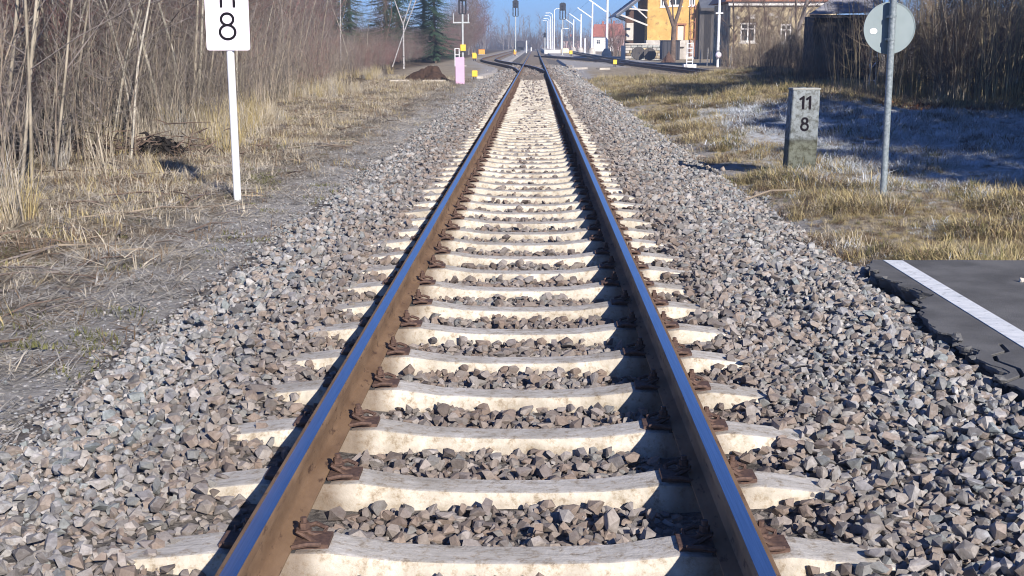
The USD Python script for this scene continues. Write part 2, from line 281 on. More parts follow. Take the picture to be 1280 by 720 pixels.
def gz(x, y):
    x, y = np.broadcast_arrays(np.asarray(x, float), np.asarray(y, float))
    z = np.interp(x, [-400, -30, -7, -4, -3.2, -2.55, -2.2, -1.5, 1.5, 2.5, 2.9, 3.5, 5, 9, 30, 400], [-0.2, -0.2, -0.3, -0.36, -0.385, -0.415, -0.52, -0.5, -0.5, -0.62, -0.50, -0.40, -0.34, -0.28, -0.3, -0.3])
    amp = np.where(np.abs(x) < 2.5, 0.02, np.where(x < 0, 0.20, 0.16)) * np.clip((np.abs(x) - 2.2) / 1.5, 0.1, 1)
    z = z + amp * fb(x, y, 0.7, 1)
    z = z + 0.42 * np.exp(-((x - 7.5) / 2.6) ** 2 - ((y - 35) / 8.0) ** 2) - 0.18 * np.exp(-((x - 4.6) / 1.8) ** 2 - ((y - 44) / 5.0) ** 2)
    z = z + 0.5 * np.exp(-((x - 12.0) / 3.2) ** 2 - ((y - 62) / 5.0) ** 2)
    yard = sst(66, 80, y) * sst(-10, -7.5, x) * (1 - sst(11.5, 13, x)) * (1 - sst(4, 5, x) * (1 - sst(88, 96, y)))
    return np.where(np.abs(x) < 2.6, z, lerp(z, -0.24, yard))

xs = np.unique(np.concatenate([np.linspace(-500, -40, 12), np.linspace(-40, -12, 30), np.arange(-12, 14, 0.13), np.linspace(14, 40, 28), np.linspace(40, 500, 12)]))
ys = np.unique(np.concatenate([np.linspace(-120, 0, 12), np.arange(0, 30, 0.15), np.linspace(30, 100, 140), np.linspace(100, 400, 60), np.linspace(400, 1500, 12)]))
X, Y = np.meshgrid(xs, ys); Z = gz(X, Y)
def grid_faces(ny, nx):
    i, j = np.meshgrid(np.arange(ny - 1), np.arange(nx - 1), indexing='ij'); a = i * nx + j
    return np.stack([a, a + 1, a + nx + 1, a + nx], -1).reshape(-1, 4)
FROST = lambda x, y: sst(3.2, 5.0, x + 1.2 * fb(x, y, 0.5, 23)) * sst(13.5, 17.0, y + 3 * fb(x, y, 0.35, 21)) * (1 - sst(29, 33, y + 6 * fb(x, y, 0.3, 22))) 
gravel = np.clip(sst(70, 105, Y + 14 * fb(X, Y, 0.25, 6)) * sst(-8.5, -4.5, X + 3 * fb(X, Y, 0.3, 7) - 2.0 * (1 - sst(90, 120, Y))) * (1 - sst(11, 13, X)) * (1 - sst(3.6, 5.5, X + 2 * fb(X, Y, 0.3, 9)) * (1 - sst(90, 98, Y))) + (1 - sst(3.0, 3.7, X + 1.2 * fb(X, Y, 0.8, 5))) * sst(-4.0, -2.9, X + 1.0 * fb(X, Y, 0.8, 4)), 0, 1)
litter = 1 - sst(-7.2, -5.2, X + 1.5 * fb(X, Y, 0.5, 8) + 0.05 * (Y - 20).clip(0, 60))
ground_mat = usdkit.material(stage, '/World/Looks/ground_look', {
    'g': ('geometry', {}), 'z': ('attribute', {'attribute': 'zone'}), 'sc': ('separate_color', {'color_type': 'rgb'}),
    'n': ('noise_texture', {'scale': 2.2, 'detail': 8.0, 'roughness': 0.7}), 'n2': ('noise_texture', {'scale': 14.0, 'detail': 8.0, 'roughness': 0.75}),
    'dry': ('rgb_ramp', {'ramp': [(0.33, (0.14, 0.10, 0.07)), (0.5, (0.31, 0.26, 0.185)), (0.66, (0.50, 0.44, 0.33))]}),
    'gr': ('rgb_ramp', {'ramp': [(0.3, (0.22, 0.205, 0.19)), (0.5, (0.36, 0.345, 0.325)), (0.7, (0.54, 0.525, 0.505))]}),
    'lit': ('rgb_ramp', {'ramp': [(0.3, (0.045, 0.03, 0.02)), (0.7, (0.16, 0.12, 0.075))]}),
    'fr': ('rgb_ramp', {'ramp': [(0.36, (0.22, 0.20, 0.15)), (0.47, (0.48, 0.50, 0.50)), (0.62, (0.74, 0.78, 0.82))]}),
    'av': ('mix', {'fac': 0.55}), 'm1': ('mix', {}), 'm2': ('mix', {}), 'm3': ('mix', {}),
    'b': ('bump', {'strength': 0.9, 'distance': 0.08}), 'nb': ('noise_texture', {'scale': 16.0, 'detail': 9.0, 'roughness': 0.75}), 'p': ('principled_bsdf', {'roughness': 0.95, 'specular_ior_level': 0.15})},
    [('g.position', 'n.vector'), ('g.position', 'n2.vector'), ('n.fac', 'av.color1'), ('n2.fac', 'av.color2'), ('av.color', 'dry.fac'), ('n2.fac', 'gr.fac'), ('n2.fac', 'lit.fac'), ('av.color', 'fr.fac'), ('z.color', 'sc.color'),
     ('sc.r', 'm1.fac'), ('dry.color', 'm1.color1'), ('gr.color', 'm1.color2'), ('sc.g', 'm2.fac'), ('m1.color', 'm2.color1'), ('fr.color', 'm2.color2'), ('sc.b', 'm3.fac'), ('m2.color', 'm3.color1'), ('lit.color', 'm3.color2'),
     ('m3.color', 'p.base_color'), ('g.position', 'nb.vector'), ('nb.fac', 'b.height'), ('b.normal', 'p.normal')], surface='p.BSDF')
g = usdkit.mesh(stage, numbered('/World/ground'), (np.stack([X, Y, Z], -1).reshape(-1, 3), grid_faces(*X.shape)), ground_mat, smooth=True)
UsdGeom.PrimvarsAPI(g).CreatePrimvar('zone', Sdf.ValueTypeNames.Color3fArray, 'vertex').Set(Vt.Vec3fArray.FromNumpy(np.stack([gravel, np.clip(FROST(X, Y), 0, 1), litter], -1).reshape(-1, 3).astype(np.float32)))
tag(g, kind='structure')

# ------------------------------------------------------------------ ballast
bx_, by_ = np.meshgrid(np.arange(-2.86, 3.11, 0.11), np.concatenate([np.arange(1.5, 30, 0.2), np.linspace(30, 66, 60), np.linspace(68, 400, 80)]))
M['ballast_bed'] = look('ballast_bed', (0.075, 0.067, 0.060), (0.21, 0.19, 0.17), 22, 8, 0.95, 1.0, 24, dist=0.06, spot=(0.22, 0.20, 0.18), spot_scale=24, spot_at=0.56)
ballast = struct('ballast', (np.stack([bx_, by_, bz(bx_, by_)], -1).reshape(-1, 3), grid_faces(*bx_.shape)), M['ballast_bed'], smooth=True)

def ragged(yv): return 2.33 + 0.085 * (yv - 5.57) + 0.26 * fb(0, yv, 1.3, 41, 3) + 0.14 * fb(3, yv, 6.0, 45, 5)
def make_stone(r, sub=False):
    d = r.normal(size=(r.integers(10, 14), 3)); d /= np.linalg.norm(d, axis=1, keepdims=True)
    d *= np.array([1.0, r.uniform(0.72, 0.95), r.uniform(0.5, 0.8)]) * r.uniform(0.85, 1.1, (len(d), 1))
    return trimesh.convex.convex_hull(d * 0.5)
stone_shapes = [make_stone(rng) for _ in range(24)]

SP = 0.63; Y0 = 3.72; NSL = 87                                     # sleepers: pitch, centre of the first, number
def scatter(x0, x1, y0, y1, s, r):
    gx, gy = np.meshgrid(np.arange(x0, x1, s), np.arange(y0, y1, s)); n = gx.size
    return gx.ravel() + r.uniform(-0.45, 0.45, n) * s, gy.ravel() + r.uniform(-0.45, 0.45, n) * s
parts = []
for (y0, y1, s, d0, d1) in ((2.6, 9, 0.040, 0.038, 0.076), (9, 18, 0.047, 0.044, 0.080), (18, 34, 0.060, 0.054, 0.086), (34, 64, 0.085, 0.075, 0.115), (64, 100, 0.16, 0.11, 0.18)):
    x, y = scatter(-3.5, 3.1, y0, y1, s, rng)
    parts.append(np.stack([x, y, (d0 * 0.75 + (d1 - d0 * 0.75) * rng.random(len(x)) ** 1.2) * np.where(rng.random(len(x)) < 0.10, 1.35, 1)], 1))
    x, y = scatter(-2.5, 2.75, y0, y1, s * 1.75, rng)                  # a looser second layer on top
    parts.append(np.stack([x, y, (d0 * 0.7 + (d1 * 1.2 - d0 * 0.7) * rng.random(len(x)) ** 1.3) + 10], 1))
P = np.vstack(parts); top = P[:, 2] > 5; P[top, 2] -= 10
x, y, d = P.T
k = (y - Y0) / SP; ky = np.abs(k - np.round(k)) * SP; on = (np.round(k) >= -2) & (np.round(k) < NSL)
ax = np.abs(x)
half = np.where(ax < 0.5, 0.088, 0.100) + 0.16 * d + 0.05 * fb(x, y, 4.0, 35) + 0.035 * np.clip((y - 8) / 12, 0, 1) + 0.03 * np.clip((0.3 - np.abs(np.abs(ax) - 0.72)) / 0.3, 0, 1)
keep = ~(on & (ky < half) & (ax < 1.03 + 0.30 * fb(x, y, 3.0, 33) + 0.10 * rng.random(len(x))))
keep &= ~(top & (np.abs(ax - 0.7525) < 0.11))
keep &= ~(top & on & (ky < half + 0.012) & (ax < 0.98 + 0.3 * fb(x, y, 2.5, 34)))
edge = np.where(x < 0, -2.22 - x, x - 2.66) + 0.6 * fb(x, y, 0.9, 31)  # fades out past the shoulder
keep &= rng.random(len(x)) > np.where(x < 0, np.clip(0.30 + edge / 0.5, 0, 1) - 0.22 * np.clip(1.0 - edge, 0, 1), np.clip(0.15 + edge / 0.45, 0, 0.985)) * (edge > -0.1)
P[:, 2] *= np.where((x < 0) & (edge > 0.1), 0.62, 1.0); d = P[:, 2]
keep &= ~((x > ragged(y) - 0.02) & (y < 9.0))
P, top = P[keep], top[keep]
x, y, d = P.T
zg = np.maximum(bz(x, y), gz(x, y))
z = zg + np.where(top, 0.42, 0.06) * d - 0.06 * np.exp(-((np.abs(x) - 0.80) / 0.16) ** 2) * (y < 60) + rng.uniform(-0.006, 0.012, len(d))
pos = np.stack([x, y, z], 1)
which = rng.integers(0, 24, len(x))
quat = quat_rand(len(x), rng)
flat = rng.random(len(x)) < 0.6
qz = quat_z(rng.uniform(0, 6.28, len(x))); tilt = rng.normal(0, 0.22, (len(x), 2)); qz[:, 1] += tilt[:, 0] * 0.5; qz[:, 2] += tilt[:, 1] * 0.5
qz /= np.linalg.norm(qz, axis=1, keepdims=True); quat[flat] = qz[flat]
scl = d[:, None] * rng.uniform(0.85, 1.2, (len(x), 3))
# the 300 that show largest are parts of the bed, the rest one instancer
fr = (np.abs((x - CAM[0]) + 0.019 * y) < 0.415 * y) & (y > 3.0 + 0.13 * 0) & top & ~((x < -0.79) & (x > -0.99)) & ~((x > 0.4) & (x < 0.9))
size = np.where(fr, d / y, 0)
near = np.argsort(-size)[:300]
for i in near:
    m = stone_shapes[which[i]].copy(); T = trimesh.transformations.quaternion_matrix(quat[i]); T[:3, :3] *= scl[i][None, :]; T[:3, 3] = pos[i]
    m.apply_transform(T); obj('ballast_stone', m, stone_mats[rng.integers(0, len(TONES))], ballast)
rest = np.setdiff1d(np.arange(len(x)), near)
which2 = which * 2 + rng.integers(0, 2, len(x))
protos = [(stone_shapes[i // 2], stone_mats[(i * 7 + i // 12) % len(TONES)], 'ballast_stone') for i in range(48)]
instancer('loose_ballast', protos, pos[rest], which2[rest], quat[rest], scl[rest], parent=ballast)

# ------------------------------------------------------------------ sleepers
def sleeper_body():
    st = [-1.30, -1.27, -0.98, -0.93, -0.88, -0.62, -0.57, -0.52, -0.36, -0.15, 0, 0.15, 0.36, 0.52, 0.57, 0.62, 0.88, 0.93, 0.98, 1.27, 1.30]
    def zt(a): return np.interp(a, [0, 0.15, 0.36, 0.52, 0.57, 0.62, 0.66, 0.88, 0.93, 0.98, 1.27, 1.3], [-0.217, -0.216, -0.208, -0.186, -0.178, -0.180, -0.186, -0.186, -0.178, -0.182, -0.215, -0.23])
    def wt(a): return np.interp(a, [0, 0.36, 0.55, 0.98, 1.3], [0.074, 0.077, 0.088, 0.092, 0.082])
    rows = []
    for s in st:
        a = abs(s); t, w = zt(a), wt(a)
        rows.append([(s, -w - 0.055, -0.40), (s, -w - 0.012, t - 0.030), (s, -w + 0.004, t - 0.004), (s, -w + 0.016, t), (s, w - 0.016, t), (s, w - 0.004, t - 0.004), (s, w + 0.012, t - 0.030), (s, w + 0.055, -0.40)])
    n = len(st); v = np.array(rows).reshape(-1, 3); f = []
    for i in range(n - 1):
        for j in range(8):
            f.append([i * 8 + j, i * 8 + (j + 1) % 8, (i + 1) * 8 + (j + 1) % 8, (i + 1) * 8 + j])
    m = MB().add(v, np.array(f)[:, ::-1]); c = np.array([[0, j + 1, j] for j in range(1, 7)])
    m.add(v[:8], c[:, ::-1]); m.add(v[-8:], c)
    return m
def clip_mesh(sx, inner):              # W-shaped spring clamp; sx = side of the rail it lies on (+1 towards +x)
    b = MB(); y = [-0.085, -0.088, -0.07, -0.045, -0.022, -0.016, -0.016, 0.0]
    xo = [0.005, 0.055, 0.092, 0.085, 0.055, 0.02, 0.012, 0.008]; zz = [0.020, 0.032, 0.024, 0.010, 0.020, 0.040, 0.044, 0.045]
    pts = [(a * sx, c, h) for a, c, h in zip(xo, y, zz)] + [(a * sx, -c, h) for a, c, h in zip(xo[-2::-1], y[-2::-1], zz[-2::-1])]
    b.tube(pts, 0.0085, 6)
    return b
def plate_mesh(sx):
    b = MB(); q = np.array([(0.0, 0.004), (0.10, 0.004), (0.118, -0.01), (0.118, 0.018), (0.06, 0.014), (0.0, 0.020)])
    pl = trimesh.convex.convex_hull(np.array([(a * sx, s * 0.055, h) for a, h in q for s in (-1, 1)])); return b.tm(pl)
def bolt_mesh(sx):
    b = MB(); h = trimesh.creation.cylinder(0.018, 0.022, sections=6); h.apply_translation((0.030 * sx, 0, 0.062)); b.tm(h)
    w = trimesh.creation.cylinder(0.026, 0.006, sections=12); w.apply_translation((0.030 * sx, 0, 0.049)); b.tm(w)
    c = trimesh.creation.cylinder(0.011, 0.02, sections=8); c.apply_translation((0.030 * sx, 0, 0.08)); return b.tm(c)

ORD = ['first', 'second', 'third', 'fourth', 'fifth', 'sixth', 'seventh', 'eighth', 'ninth', 'tenth', 'eleventh', 'twelfth', 'thirteenth', 'fourteenth', 'fifteenth', 'sixteenth', 'seventeenth', 'eighteenth', 'nineteenth', 'twentieth']
GS = 'concrete sleepers under the main track'
sl = thing('concrete_sleeper', 'pale concrete sleeper nearest the camera, lowest in the photo', 'sleeper', (0, Y0, 0), group=GS)
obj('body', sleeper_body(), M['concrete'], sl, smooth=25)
for rx in (-0.7525, 0.7525):
    pd = MB().cbox((rx - 0.075, -0.08, -0.187), (rx + 0.075, 0.08, -0.171), 0.002); obj('rail_pad', pd, M['pad'], sl)
    for sx in (-1, 1):
        off = (rx + sx * 0.062, 0, -0.182)
        for nm, fn in (('rail_clip', lambda: clip_mesh(sx, 0)), ('guide_plate', lambda: plate_mesh(sx)), ('bolt', lambda: bolt_mesh(sx))):
            mm = fn().mesh(); mm.apply_translation(off)
            obj(nm, mm, M['clip_rust'], sl, smooth=40)
FARL = 'distant concrete sleeper in the close even run up to the turnout'
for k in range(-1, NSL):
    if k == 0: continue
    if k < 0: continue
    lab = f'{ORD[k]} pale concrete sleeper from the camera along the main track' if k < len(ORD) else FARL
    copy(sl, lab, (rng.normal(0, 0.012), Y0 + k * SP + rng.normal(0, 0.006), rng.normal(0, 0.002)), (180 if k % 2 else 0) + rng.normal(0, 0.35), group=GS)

# ------------------------------------------------------------------ rails
HEAD = [(-0.036, -0.030), (-0.0355, -0.012), (-0.032, -0.004), (-0.024, -0.0012), (0, 0), (0.024, -0.0012), (0.032, -0.004), (0.0355, -0.012), (0.036, -0.030)]
PROF = HEAD + [(0.030, -0.041), (0.012, -0.052), (0.008, -0.065), (0.008, -0.128), (0.016, -0.145), (0.060, -0.160), (0.0665, -0.163), (0.0665, -0.171),
               (-0.0665, -0.171), (-0.0665, -0.163), (-0.060, -0.160), (-0.016, -0.145), (-0.008, -0.128), (-0.008, -0.065), (-0.012, -0.052), (-0.030, -0.041)]
def sweep(path, prof, closed=True):
    p = np.asarray(path, float); t = np.gradient(p, axis=0); t /= np.linalg.norm(t, axis=1, keepdims=True)
    nx = np.stack([t[:, 1], -t[:, 0], 0 * t[:, 0]], 1)
    pr = np.array(prof); v = p[:, None] + pr[None, :, :1] * nx[:, None] + pr[None, :, 1:] * np.array([0, 0, 1.0])
    n, k = len(p), len(pr); i, j = np.meshgrid(np.arange(n - 1), np.arange(k if closed else k - 1), indexing='ij')
    f = np.stack([i * k + j, i * k + (j + 1) % k, (i + 1) * k + (j + 1) % k, (i + 1) * k + j], -1).reshape(-1, 4)
    return (v.reshape(-1, 3), f[:, ::-1]) if False else (v.reshape(-1, 3), f)
def offset(path, o):
    p = np.asarray(path, float); t = np.gradient(p, axis=0); t /= np.linalg.norm(t, axis=1, keepdims=True)
    return p + o * np.stack([t[:, 1], -t[:, 0], 0 * t[:, 0]], 1)
def rail(path, side, label, group=None, shiny=True, name='steel_rail'):
    t = thing(name, label, 'rail', group=group)
    obj('rail_section', sweep(path, PROF), M['rail_rust'], t, smooth=30)
    if shiny:                          # the polished band lies towards the inside of the track
        band = [(x_ + (0.0), z_ + 0.0006) for x_, z_ in ((-0.017, -0.0005), (0, 0.0001), (0.024, -0.0011), (0.0305, -0.0032))]
        if side > 0: band = [(-a, b) for a, b in band][::-1]
        obj('running_surface', sweep(path, band, False), M['rail_top'], t, smooth=True)
    return t
main = np.stack([0 * np.linspace(0, 1, 60), np.concatenate([np.linspace(-2, 62, 30), np.linspace(66, 380, 30)]), 0 * np.linspace(0, 1, 60)], 1)
rail(offset(main, -0.7525), -1, 'left rail of the main straight track with rusty sunlit web')
rail(offset(main, 0.7525), 1, 'right rail of the main straight track with dark shaded web')

# diverging track to the left, side track on the right and the curve that joins it
def diverge():
    yy = np.arange(62, 380, 2.0); out = []; R = 300.0
    for q in yy:
        s = q - 62
        if s < 33: x_ = -s * s / (2 * R)
        elif s < 46: x_ = -1.815 - (s - 33) * 0.11
        elif s < 79: u = s - 46; x_ = -3.245 - 0.11 * u + u * u / (2 * R)
        else: x_ = -3.245 - 0.11 * 33 + 33 * 33 / (2 * R)
        out.append((x_, q, -0.003))
    return np.array(out)
D = diverge(); Dr = D[D[:, 1] > 68.5]
rail(offset(Dr, -0.7525), -1, 'outer rail of the branch curving left from the turnout', name='branch_rail')
rail(offset(Dr, 0.7525), 1, 'inner rail of the branch crossing the main track leftwards', name='branch_rail')
ty = np.arange(58, 380, 3.0)
T2 = np.stack([8.2 + 0.012 * np.clip(110 - ty, 0, 60) ** 1.35, ty, 0 * ty - 0.02], 1)
rail(offset(T2, -0.7525), -1, 'near rail of the station siding right of the main track', name='siding_rail')
rail(offset(T2, 0.7525), 1, 'far rail of the station siding in front of the yellow house', name='siding_rail')
tt = np.linspace(0, 1, 40)
C3 = np.stack([8.0 * (1 - (tt * tt * (3 - 2 * tt))), 98 + tt * 92, 0 * tt - 0.006], 1)
rail(offset(C3, -0.7525)[:-7], -1, 'left rail of the connecting curve between siding and main track', name='connecting_rail')
rail(offset(C3, 0.7525)[:-7], 1, 'right rail of the connecting curve between siding and main track', name='connecting_rail')
fs = MB()
M['old_wood'] = look('old_wood', (0.09, 0.075, 0.065), (0.19, 0.165, 0.14), 5, 6, 0.9, 0.4, 30)
for path, y0, y1, w in ((main, 59, 100, 1.45), (D, 99, 330, 1.3), (main, 101, 330, 1.3), (T2, 59, 330, 1.3), (C3, 120, 180, 1.5)):
    for q in np.arange(y0, y1, 0.65):
        cx_ = np.interp(q, path[:, 1], path[:, 0]); ex = (0.5 * abs(np.interp(q, D[:, 1], D[:, 0])) if path is main and q < 100 else 0)
        fs.box((cx_ - w - 2 * ex, q - 0.12, -0.40), (cx_ + w, q + 0.12, -0.19 - 0.0031 * (path is D) - 0.005 * (path is C3) - 0.02 * (path is T2)))
p = obj('distant_sleepers', fs, M['old_wood']); tag(p, 'dark sleepers of the turnout and yard tracks beyond the concrete run', 'sleepers', kind='stuff')

# ------------------------------------------------------------------ asphalt with a ragged edge, white line
ey = np.arange(-1.0, 8.96, 0.02); ex = np.array([ragged(q) for q in ey])
notch = (ey > 7.35) & (ey < 7.95); ex[notch] += 0.16 * np.sin((ey[notch] - 7.35) / 0.6 * np.pi) ** 0.7
outline = [(a, b) for a, b in zip(ex, ey)] + [(a, 8.96 + 0.03 * float(fb(a, 3, 1.5, 44))) for a in np.linspace(2.75, 11, 90)] + [(11, -1)]
slab = Polygon(outline).buffer(0)
crack = LineString([(2.62, 6.35), (2.60, 6.20), (2.50, 6.12), (2.47, 6.0), (2.52, 5.85), (2.49, 5.72), (2.36, 5.6)]).buffer(0.013)
slab = slab.difference(crack)
def ragged_course(k, grow):
    e = np.array([a - grow + 0.05 * fb(0.3 * k, q, 5.0, 50 + k, 4) + 0.05 * fb(0.7 * k, q, 14.0, 60 + k, 3) for a, q in zip(ex, ey)])
    return Polygon([(a, b) for a, b in zip(e, ey)] + [(a, b + grow * 0.3 + 0.02 * float(fb(a, k, 6, 46))) for a, b in outline[len(ex):-1]] + [(11, -1)]).buffer(0).difference(crack)
courses, zt_ = [], -0.15
for k, hgt in enumerate((0.010, 0.014, 0.018, 0.02, 0.022, 0.026)):
    courses.append(extr(ragged_course(k, -0.012 * k - (0.010 if k == 0 else 0)), hgt + 0.004 * (k > 0), trimesh.transformations.translation_matrix((0, 0, zt_ - hgt)))); zt_ -= hgt
pv = trimesh.util.concatenate(courses)
pave = struct('pavement', pv, M['asphalt'])
under = struct('road_base', MB().box((2.62, -1, -0.6), (11, 8.85, -0.29)).mesh(), M['soil'])
line = extr(Polygon([(2.70, -1), (2.845, -1), (2.855, 8.90), (2.715, 8.92)]), 0.004, trimesh.transformations.translation_matrix((0, 0, -0.149)))
obj('white_line', line, M['road_line'], pave)
def lump(r, n=26, s=(1, 1, 1), j=0.18):
    q = r.normal(size=(n, 3)); q /= np.linalg.norm(q, axis=1, keepdims=True); q *= r.uniform(1 - j, 1 + j, (n, 1)) * np.array(s); return trimesh.convex.convex_hull(q)
for (cx_, cy_, s, lb) in ((2.50, 7.62, (0.095, 0.10, 0.06), 'broken lump of asphalt lying in the notch of the road edge'),):
    m = lump(rng, 40, s).subdivide().subdivide(); v_ = m.vertices; v_ = v_ * (1 + 0.30 * fb(v_[:, 0] * 14, v_[:, 1] * 14 + v_[:, 2] * 11, 1, 19))[:, None]; m.vertices = v_; m.apply_translation((cx_, cy_, -0.27)); tag(obj('asphalt_lump', m, M['asphalt']), lb, 'rubble')
cr_ = MB()
for k in range(260):
    q = rng.uniform(2.5, 8.9); m = lump(rng, 12, np.array([1, 0.9, 0.6]) * rng.uniform(0.008, 0.035)); m.apply_translation((np.interp(q, ey, ex) + min(0.0, rng.normal(-0.08, 0.05)), q, 0)); c_ = m.centroid
    m.apply_translation((0, 0, float(max(bz(c_[0], c_[1]), gz(c_[0], c_[1]))) + 0.015 if c_[0] < np.interp(q, ey, ex) - 0.03 else -0.14)); cr_.tm(m)
tag(obj('asphalt_crumbs', cr_, M['asphalt']), 'crumbs of broken asphalt along the ragged road edge', 'rubble', kind='stuff')
for (cx_, cy_, lb) in ((3.42, 8.1, 'small pale pebble lying alone on the asphalt'),):
    m = lump(rng, 14, (0.025, 0.02, 0.018)); m.apply_translation((cx_, cy_, -0.138)); tag(obj('pebble', m, M['stone_pale']), lb, 'pebble')

# ------------------------------------------------------------------ hectometre sign (left), round sign (right), milestone
def figure_eight(h, w, s):
    r1, r2 = 0.232 * h + s * 0.2, 0.268 * h + s * 0.3
    a = affinity.scale(Point(0, 0).buffer(1, 24), 0.41 * w - s / 2, r1 - s / 2); b = affinity.scale(Point(0, 0).buffer(1, 24), 0.5 * w - s / 2, r2 - s / 2)
    up, dn = affinity.translate(a, 0, h - r1), affinity.translate(b, 0, r2)
    return unary_union([up.boundary.buffer(s / 2), dn.boundary.buffer(s / 2)])
def figure_one(h, s):
    return unary_union([LineString([(0, 0), (0, h - s / 2)]).buffer(s / 2, cap_style=2), LineString([(0, h - s / 2), (-0.22 * h, h - 0.24 * h)]).buffer(s / 2)])
bx0, by0 = -3.39, 13.96; bz0 = float(gz(bx0, by0))
hs = thing('kilometre_sign', 'white rectangular sign on a white post reading 11 over 8', 'sign', (bx0, by0, bz0))
obj('post', MB().tube([(0, 0, -0.2), (-0.005, 0, 1.2), (-0.012, 0, 2.28 - bz0)], 0.044, 16), M['pole_white'], hs, smooth=40)
face = sbox(-0.25, 0, 0.25, 0.88).buffer(-0.03).buffer(0.03, quad_segs=6)
obj('panel', extr(face, 0.012, facing(-0.012, -0.046, 1.375 - bz0, -1.5)), M['white_paint'], hs)
obj('numeral_eight', extr(affinity.translate(figure_eight(0.315, 0.205, 0.029), 0.0, 0.11), 0.003, facing(-0.012, -0.059, 1.375 - bz0, -1.5)), M['black_paint'], hs)
for dx in (-0.062, 0.085): obj('numeral_one', extr(affinity.translate(figure_one(0.315, 0.029), dx, 0.475), 0.003, facing(-0.012, -0.059, 1.375 - bz0, -1.5)), M['black_paint'], hs)
for q in (0.2, 0.68):
    obj('bracket', MB().box((-0.075, -0.046, 1.375 - bz0 + q), (0.06, 0.055, 1.41 - bz0 + q)), M['galv'], hs)

rx0, ry0 = 4.27, 14.45; rz0 = float(gz(rx0, ry0))
rs = thing('round_sign', 'round road sign seen from its grey back on a galvanised pole', 'sign', (rx0, ry0, rz0))
obj('pole', MB().tube([(0.02, 0, -0.2), (0, 0, 1.95 - rz0)], 0.040, 16), M['galv'], rs, smooth=40)
disc = trimesh.creation.cylinder(0.30, 0.004, sections=64); disc.apply_transform(trimesh.transformations.rotation_matrix(math.pi / 2, [1, 0, 0])); disc.apply_translation((0.0, 0.098, 1.63 - rz0))
obj('disc', disc, M['sign_back'], rs)
rim = trimesh.creation.annulus(0.292, 0.302, 0.012, sections=64); rim.apply_transform(trimesh.transformations.rotation_matrix(math.pi / 2, [1, 0, 0])); rim.apply_translation((0.0, 0.096, 1.63 - rz0)); obj('rim', rim, M['sign_back'], rs, smooth=40)
st = affinity.scale(Point(0, 0).buffer(1, 16), 0.043, 0.033); obj('sticker', extr(st, 0.002, facing(-0.185, 0.095, 1.595 - rz0)), M['white_paint'], rs)
for q in (0.13, -0.13): obj('clamp', MB().tm(trimesh.creation.annulus(0.041, 0.048, 0.03, sections=20, transform=trimesh.transformations.translation_matrix((0, 0, 1.63 - rz0 + q)))).box((-0.05, 0.02, 1.615 - rz0 + q), (0.05, 0.096, 1.645 - rz0 + q)), M['galv'], rs)

mx0, my0 = 3.92, 17.45; mz0 = float(gz(mx0, my0)); MH = 1.20
km = thing('milestone', 'grey concrete kilometre stone marked 11 over 8 in the frosty grass', 'milestone', (mx0, my0, mz0), 3.0)
sec = [(-0.3, 0.205, 0.14), (0.0, 0.205, 0.14), (0.55, 0.203, 0.138), (MH - 0.06, 0.195, 0.13), (MH - 0.012, 0.190, 0.125)]
sv = []
for h, a, b in sec:
    c = 0.012
    sv += [(-a + c, -b, h), (a - c, -b, h), (a, -b + c, h), (a, b - c, h), (a - c, b, h), (-a + c, b, h), (-a, b - c, h), (-a, -b + c, h)]
sv = np.array(sv); sv[:, 0] += 0.025 * sv[:, 2]; sf = [[i * 8 + j, i * 8 + (j + 1) % 8, (i + 1) * 8 + (j + 1) % 8, (i + 1) * 8 + j] for i in range(len(sec) - 1) for j in range(8)]
mb = MB().add(sv, sf); topv = np.vstack([sv[-8:], [[0, 0, MH + 0.025]]]); mb.add(topv, [[j, (j + 1) % 8, 8] for j in range(8)])
M['milestone'] = usdkit.material(stage, '/World/Looks/milestone', {
    'g': ('geometry', {}), 's': ('separate_xyz', {}), 'st': ('rgb_ramp', {'ramp': [(0.0, (0.115, 0.125, 0.105)), (0.36, (0.14, 0.15, 0.12)), (0.41, (0.085, 0.09, 0.075)), (0.45, (0.20, 0.225, 0.235)), (1, (0.24, 0.265, 0.275))]}),
    'mr': ('map_range', {'from_min': mz0, 'from_max': mz0 + MH, 'clamp': True}), 'n': ('noise_texture', {'scale': 12.0, 'detail': 8.0, 'roughness': 0.75}), 'r': ('rgb_ramp', {'ramp': [(0.40, (0.35, 0.33, 0.28)), (0.55, (1, 1, 1))]}),
    'm': ('mix', {'mix_type': 'multiply', 'fac': 0.9}), 'nd': ('noise_texture', {'scale': 4.0}), 'ad': ('math', {'math_type': 'multiply_add', 'value2': 0.05}),
    'nb': ('noise_texture', {'scale': 60.0, 'detail': 6.0}), 'b': ('bump', {'strength': 0.5, 'distance': 0.01}), 'p': ('principled_bsdf', {'roughness': 0.95, 'specular_ior_level': 0.2})},
    [('g.position', 's.vector'), ('s.z', 'mr.value'), ('g.position', 'nd.vector'), ('nd.fac', 'ad.value1'), ('mr.result', 'ad.value3'), ('ad.value', 'st.fac'), ('g.position', 'n.vector'), ('n.fac', 'r.fac'), ('st.color', 'm.color1'), ('r.color', 'm.color2'), ('m.color', 'p.base_color'),
     ('g.position', 'nb.vector'), ('nb.fac', 'b.height'), ('b.normal', 'p.normal')], surface='p.BSDF')
obj('stone_body', mb, M['milestone'], km)
obj('numeral_eight', extr(affinity.translate(figure_eight(0.20, 0.125, 0.030), 0.017, 0.60), 0.004, facing(0, -0.1365, 0, 0)), M['black_paint'], km)
for dx in (-0.015, 0.08): obj('numeral_one', extr(affinity.translate(figure_one(0.19, 0.032), dx, 0.91), 0.004, facing(0, -0.1345, 0, 0)), M['black_paint'], km)
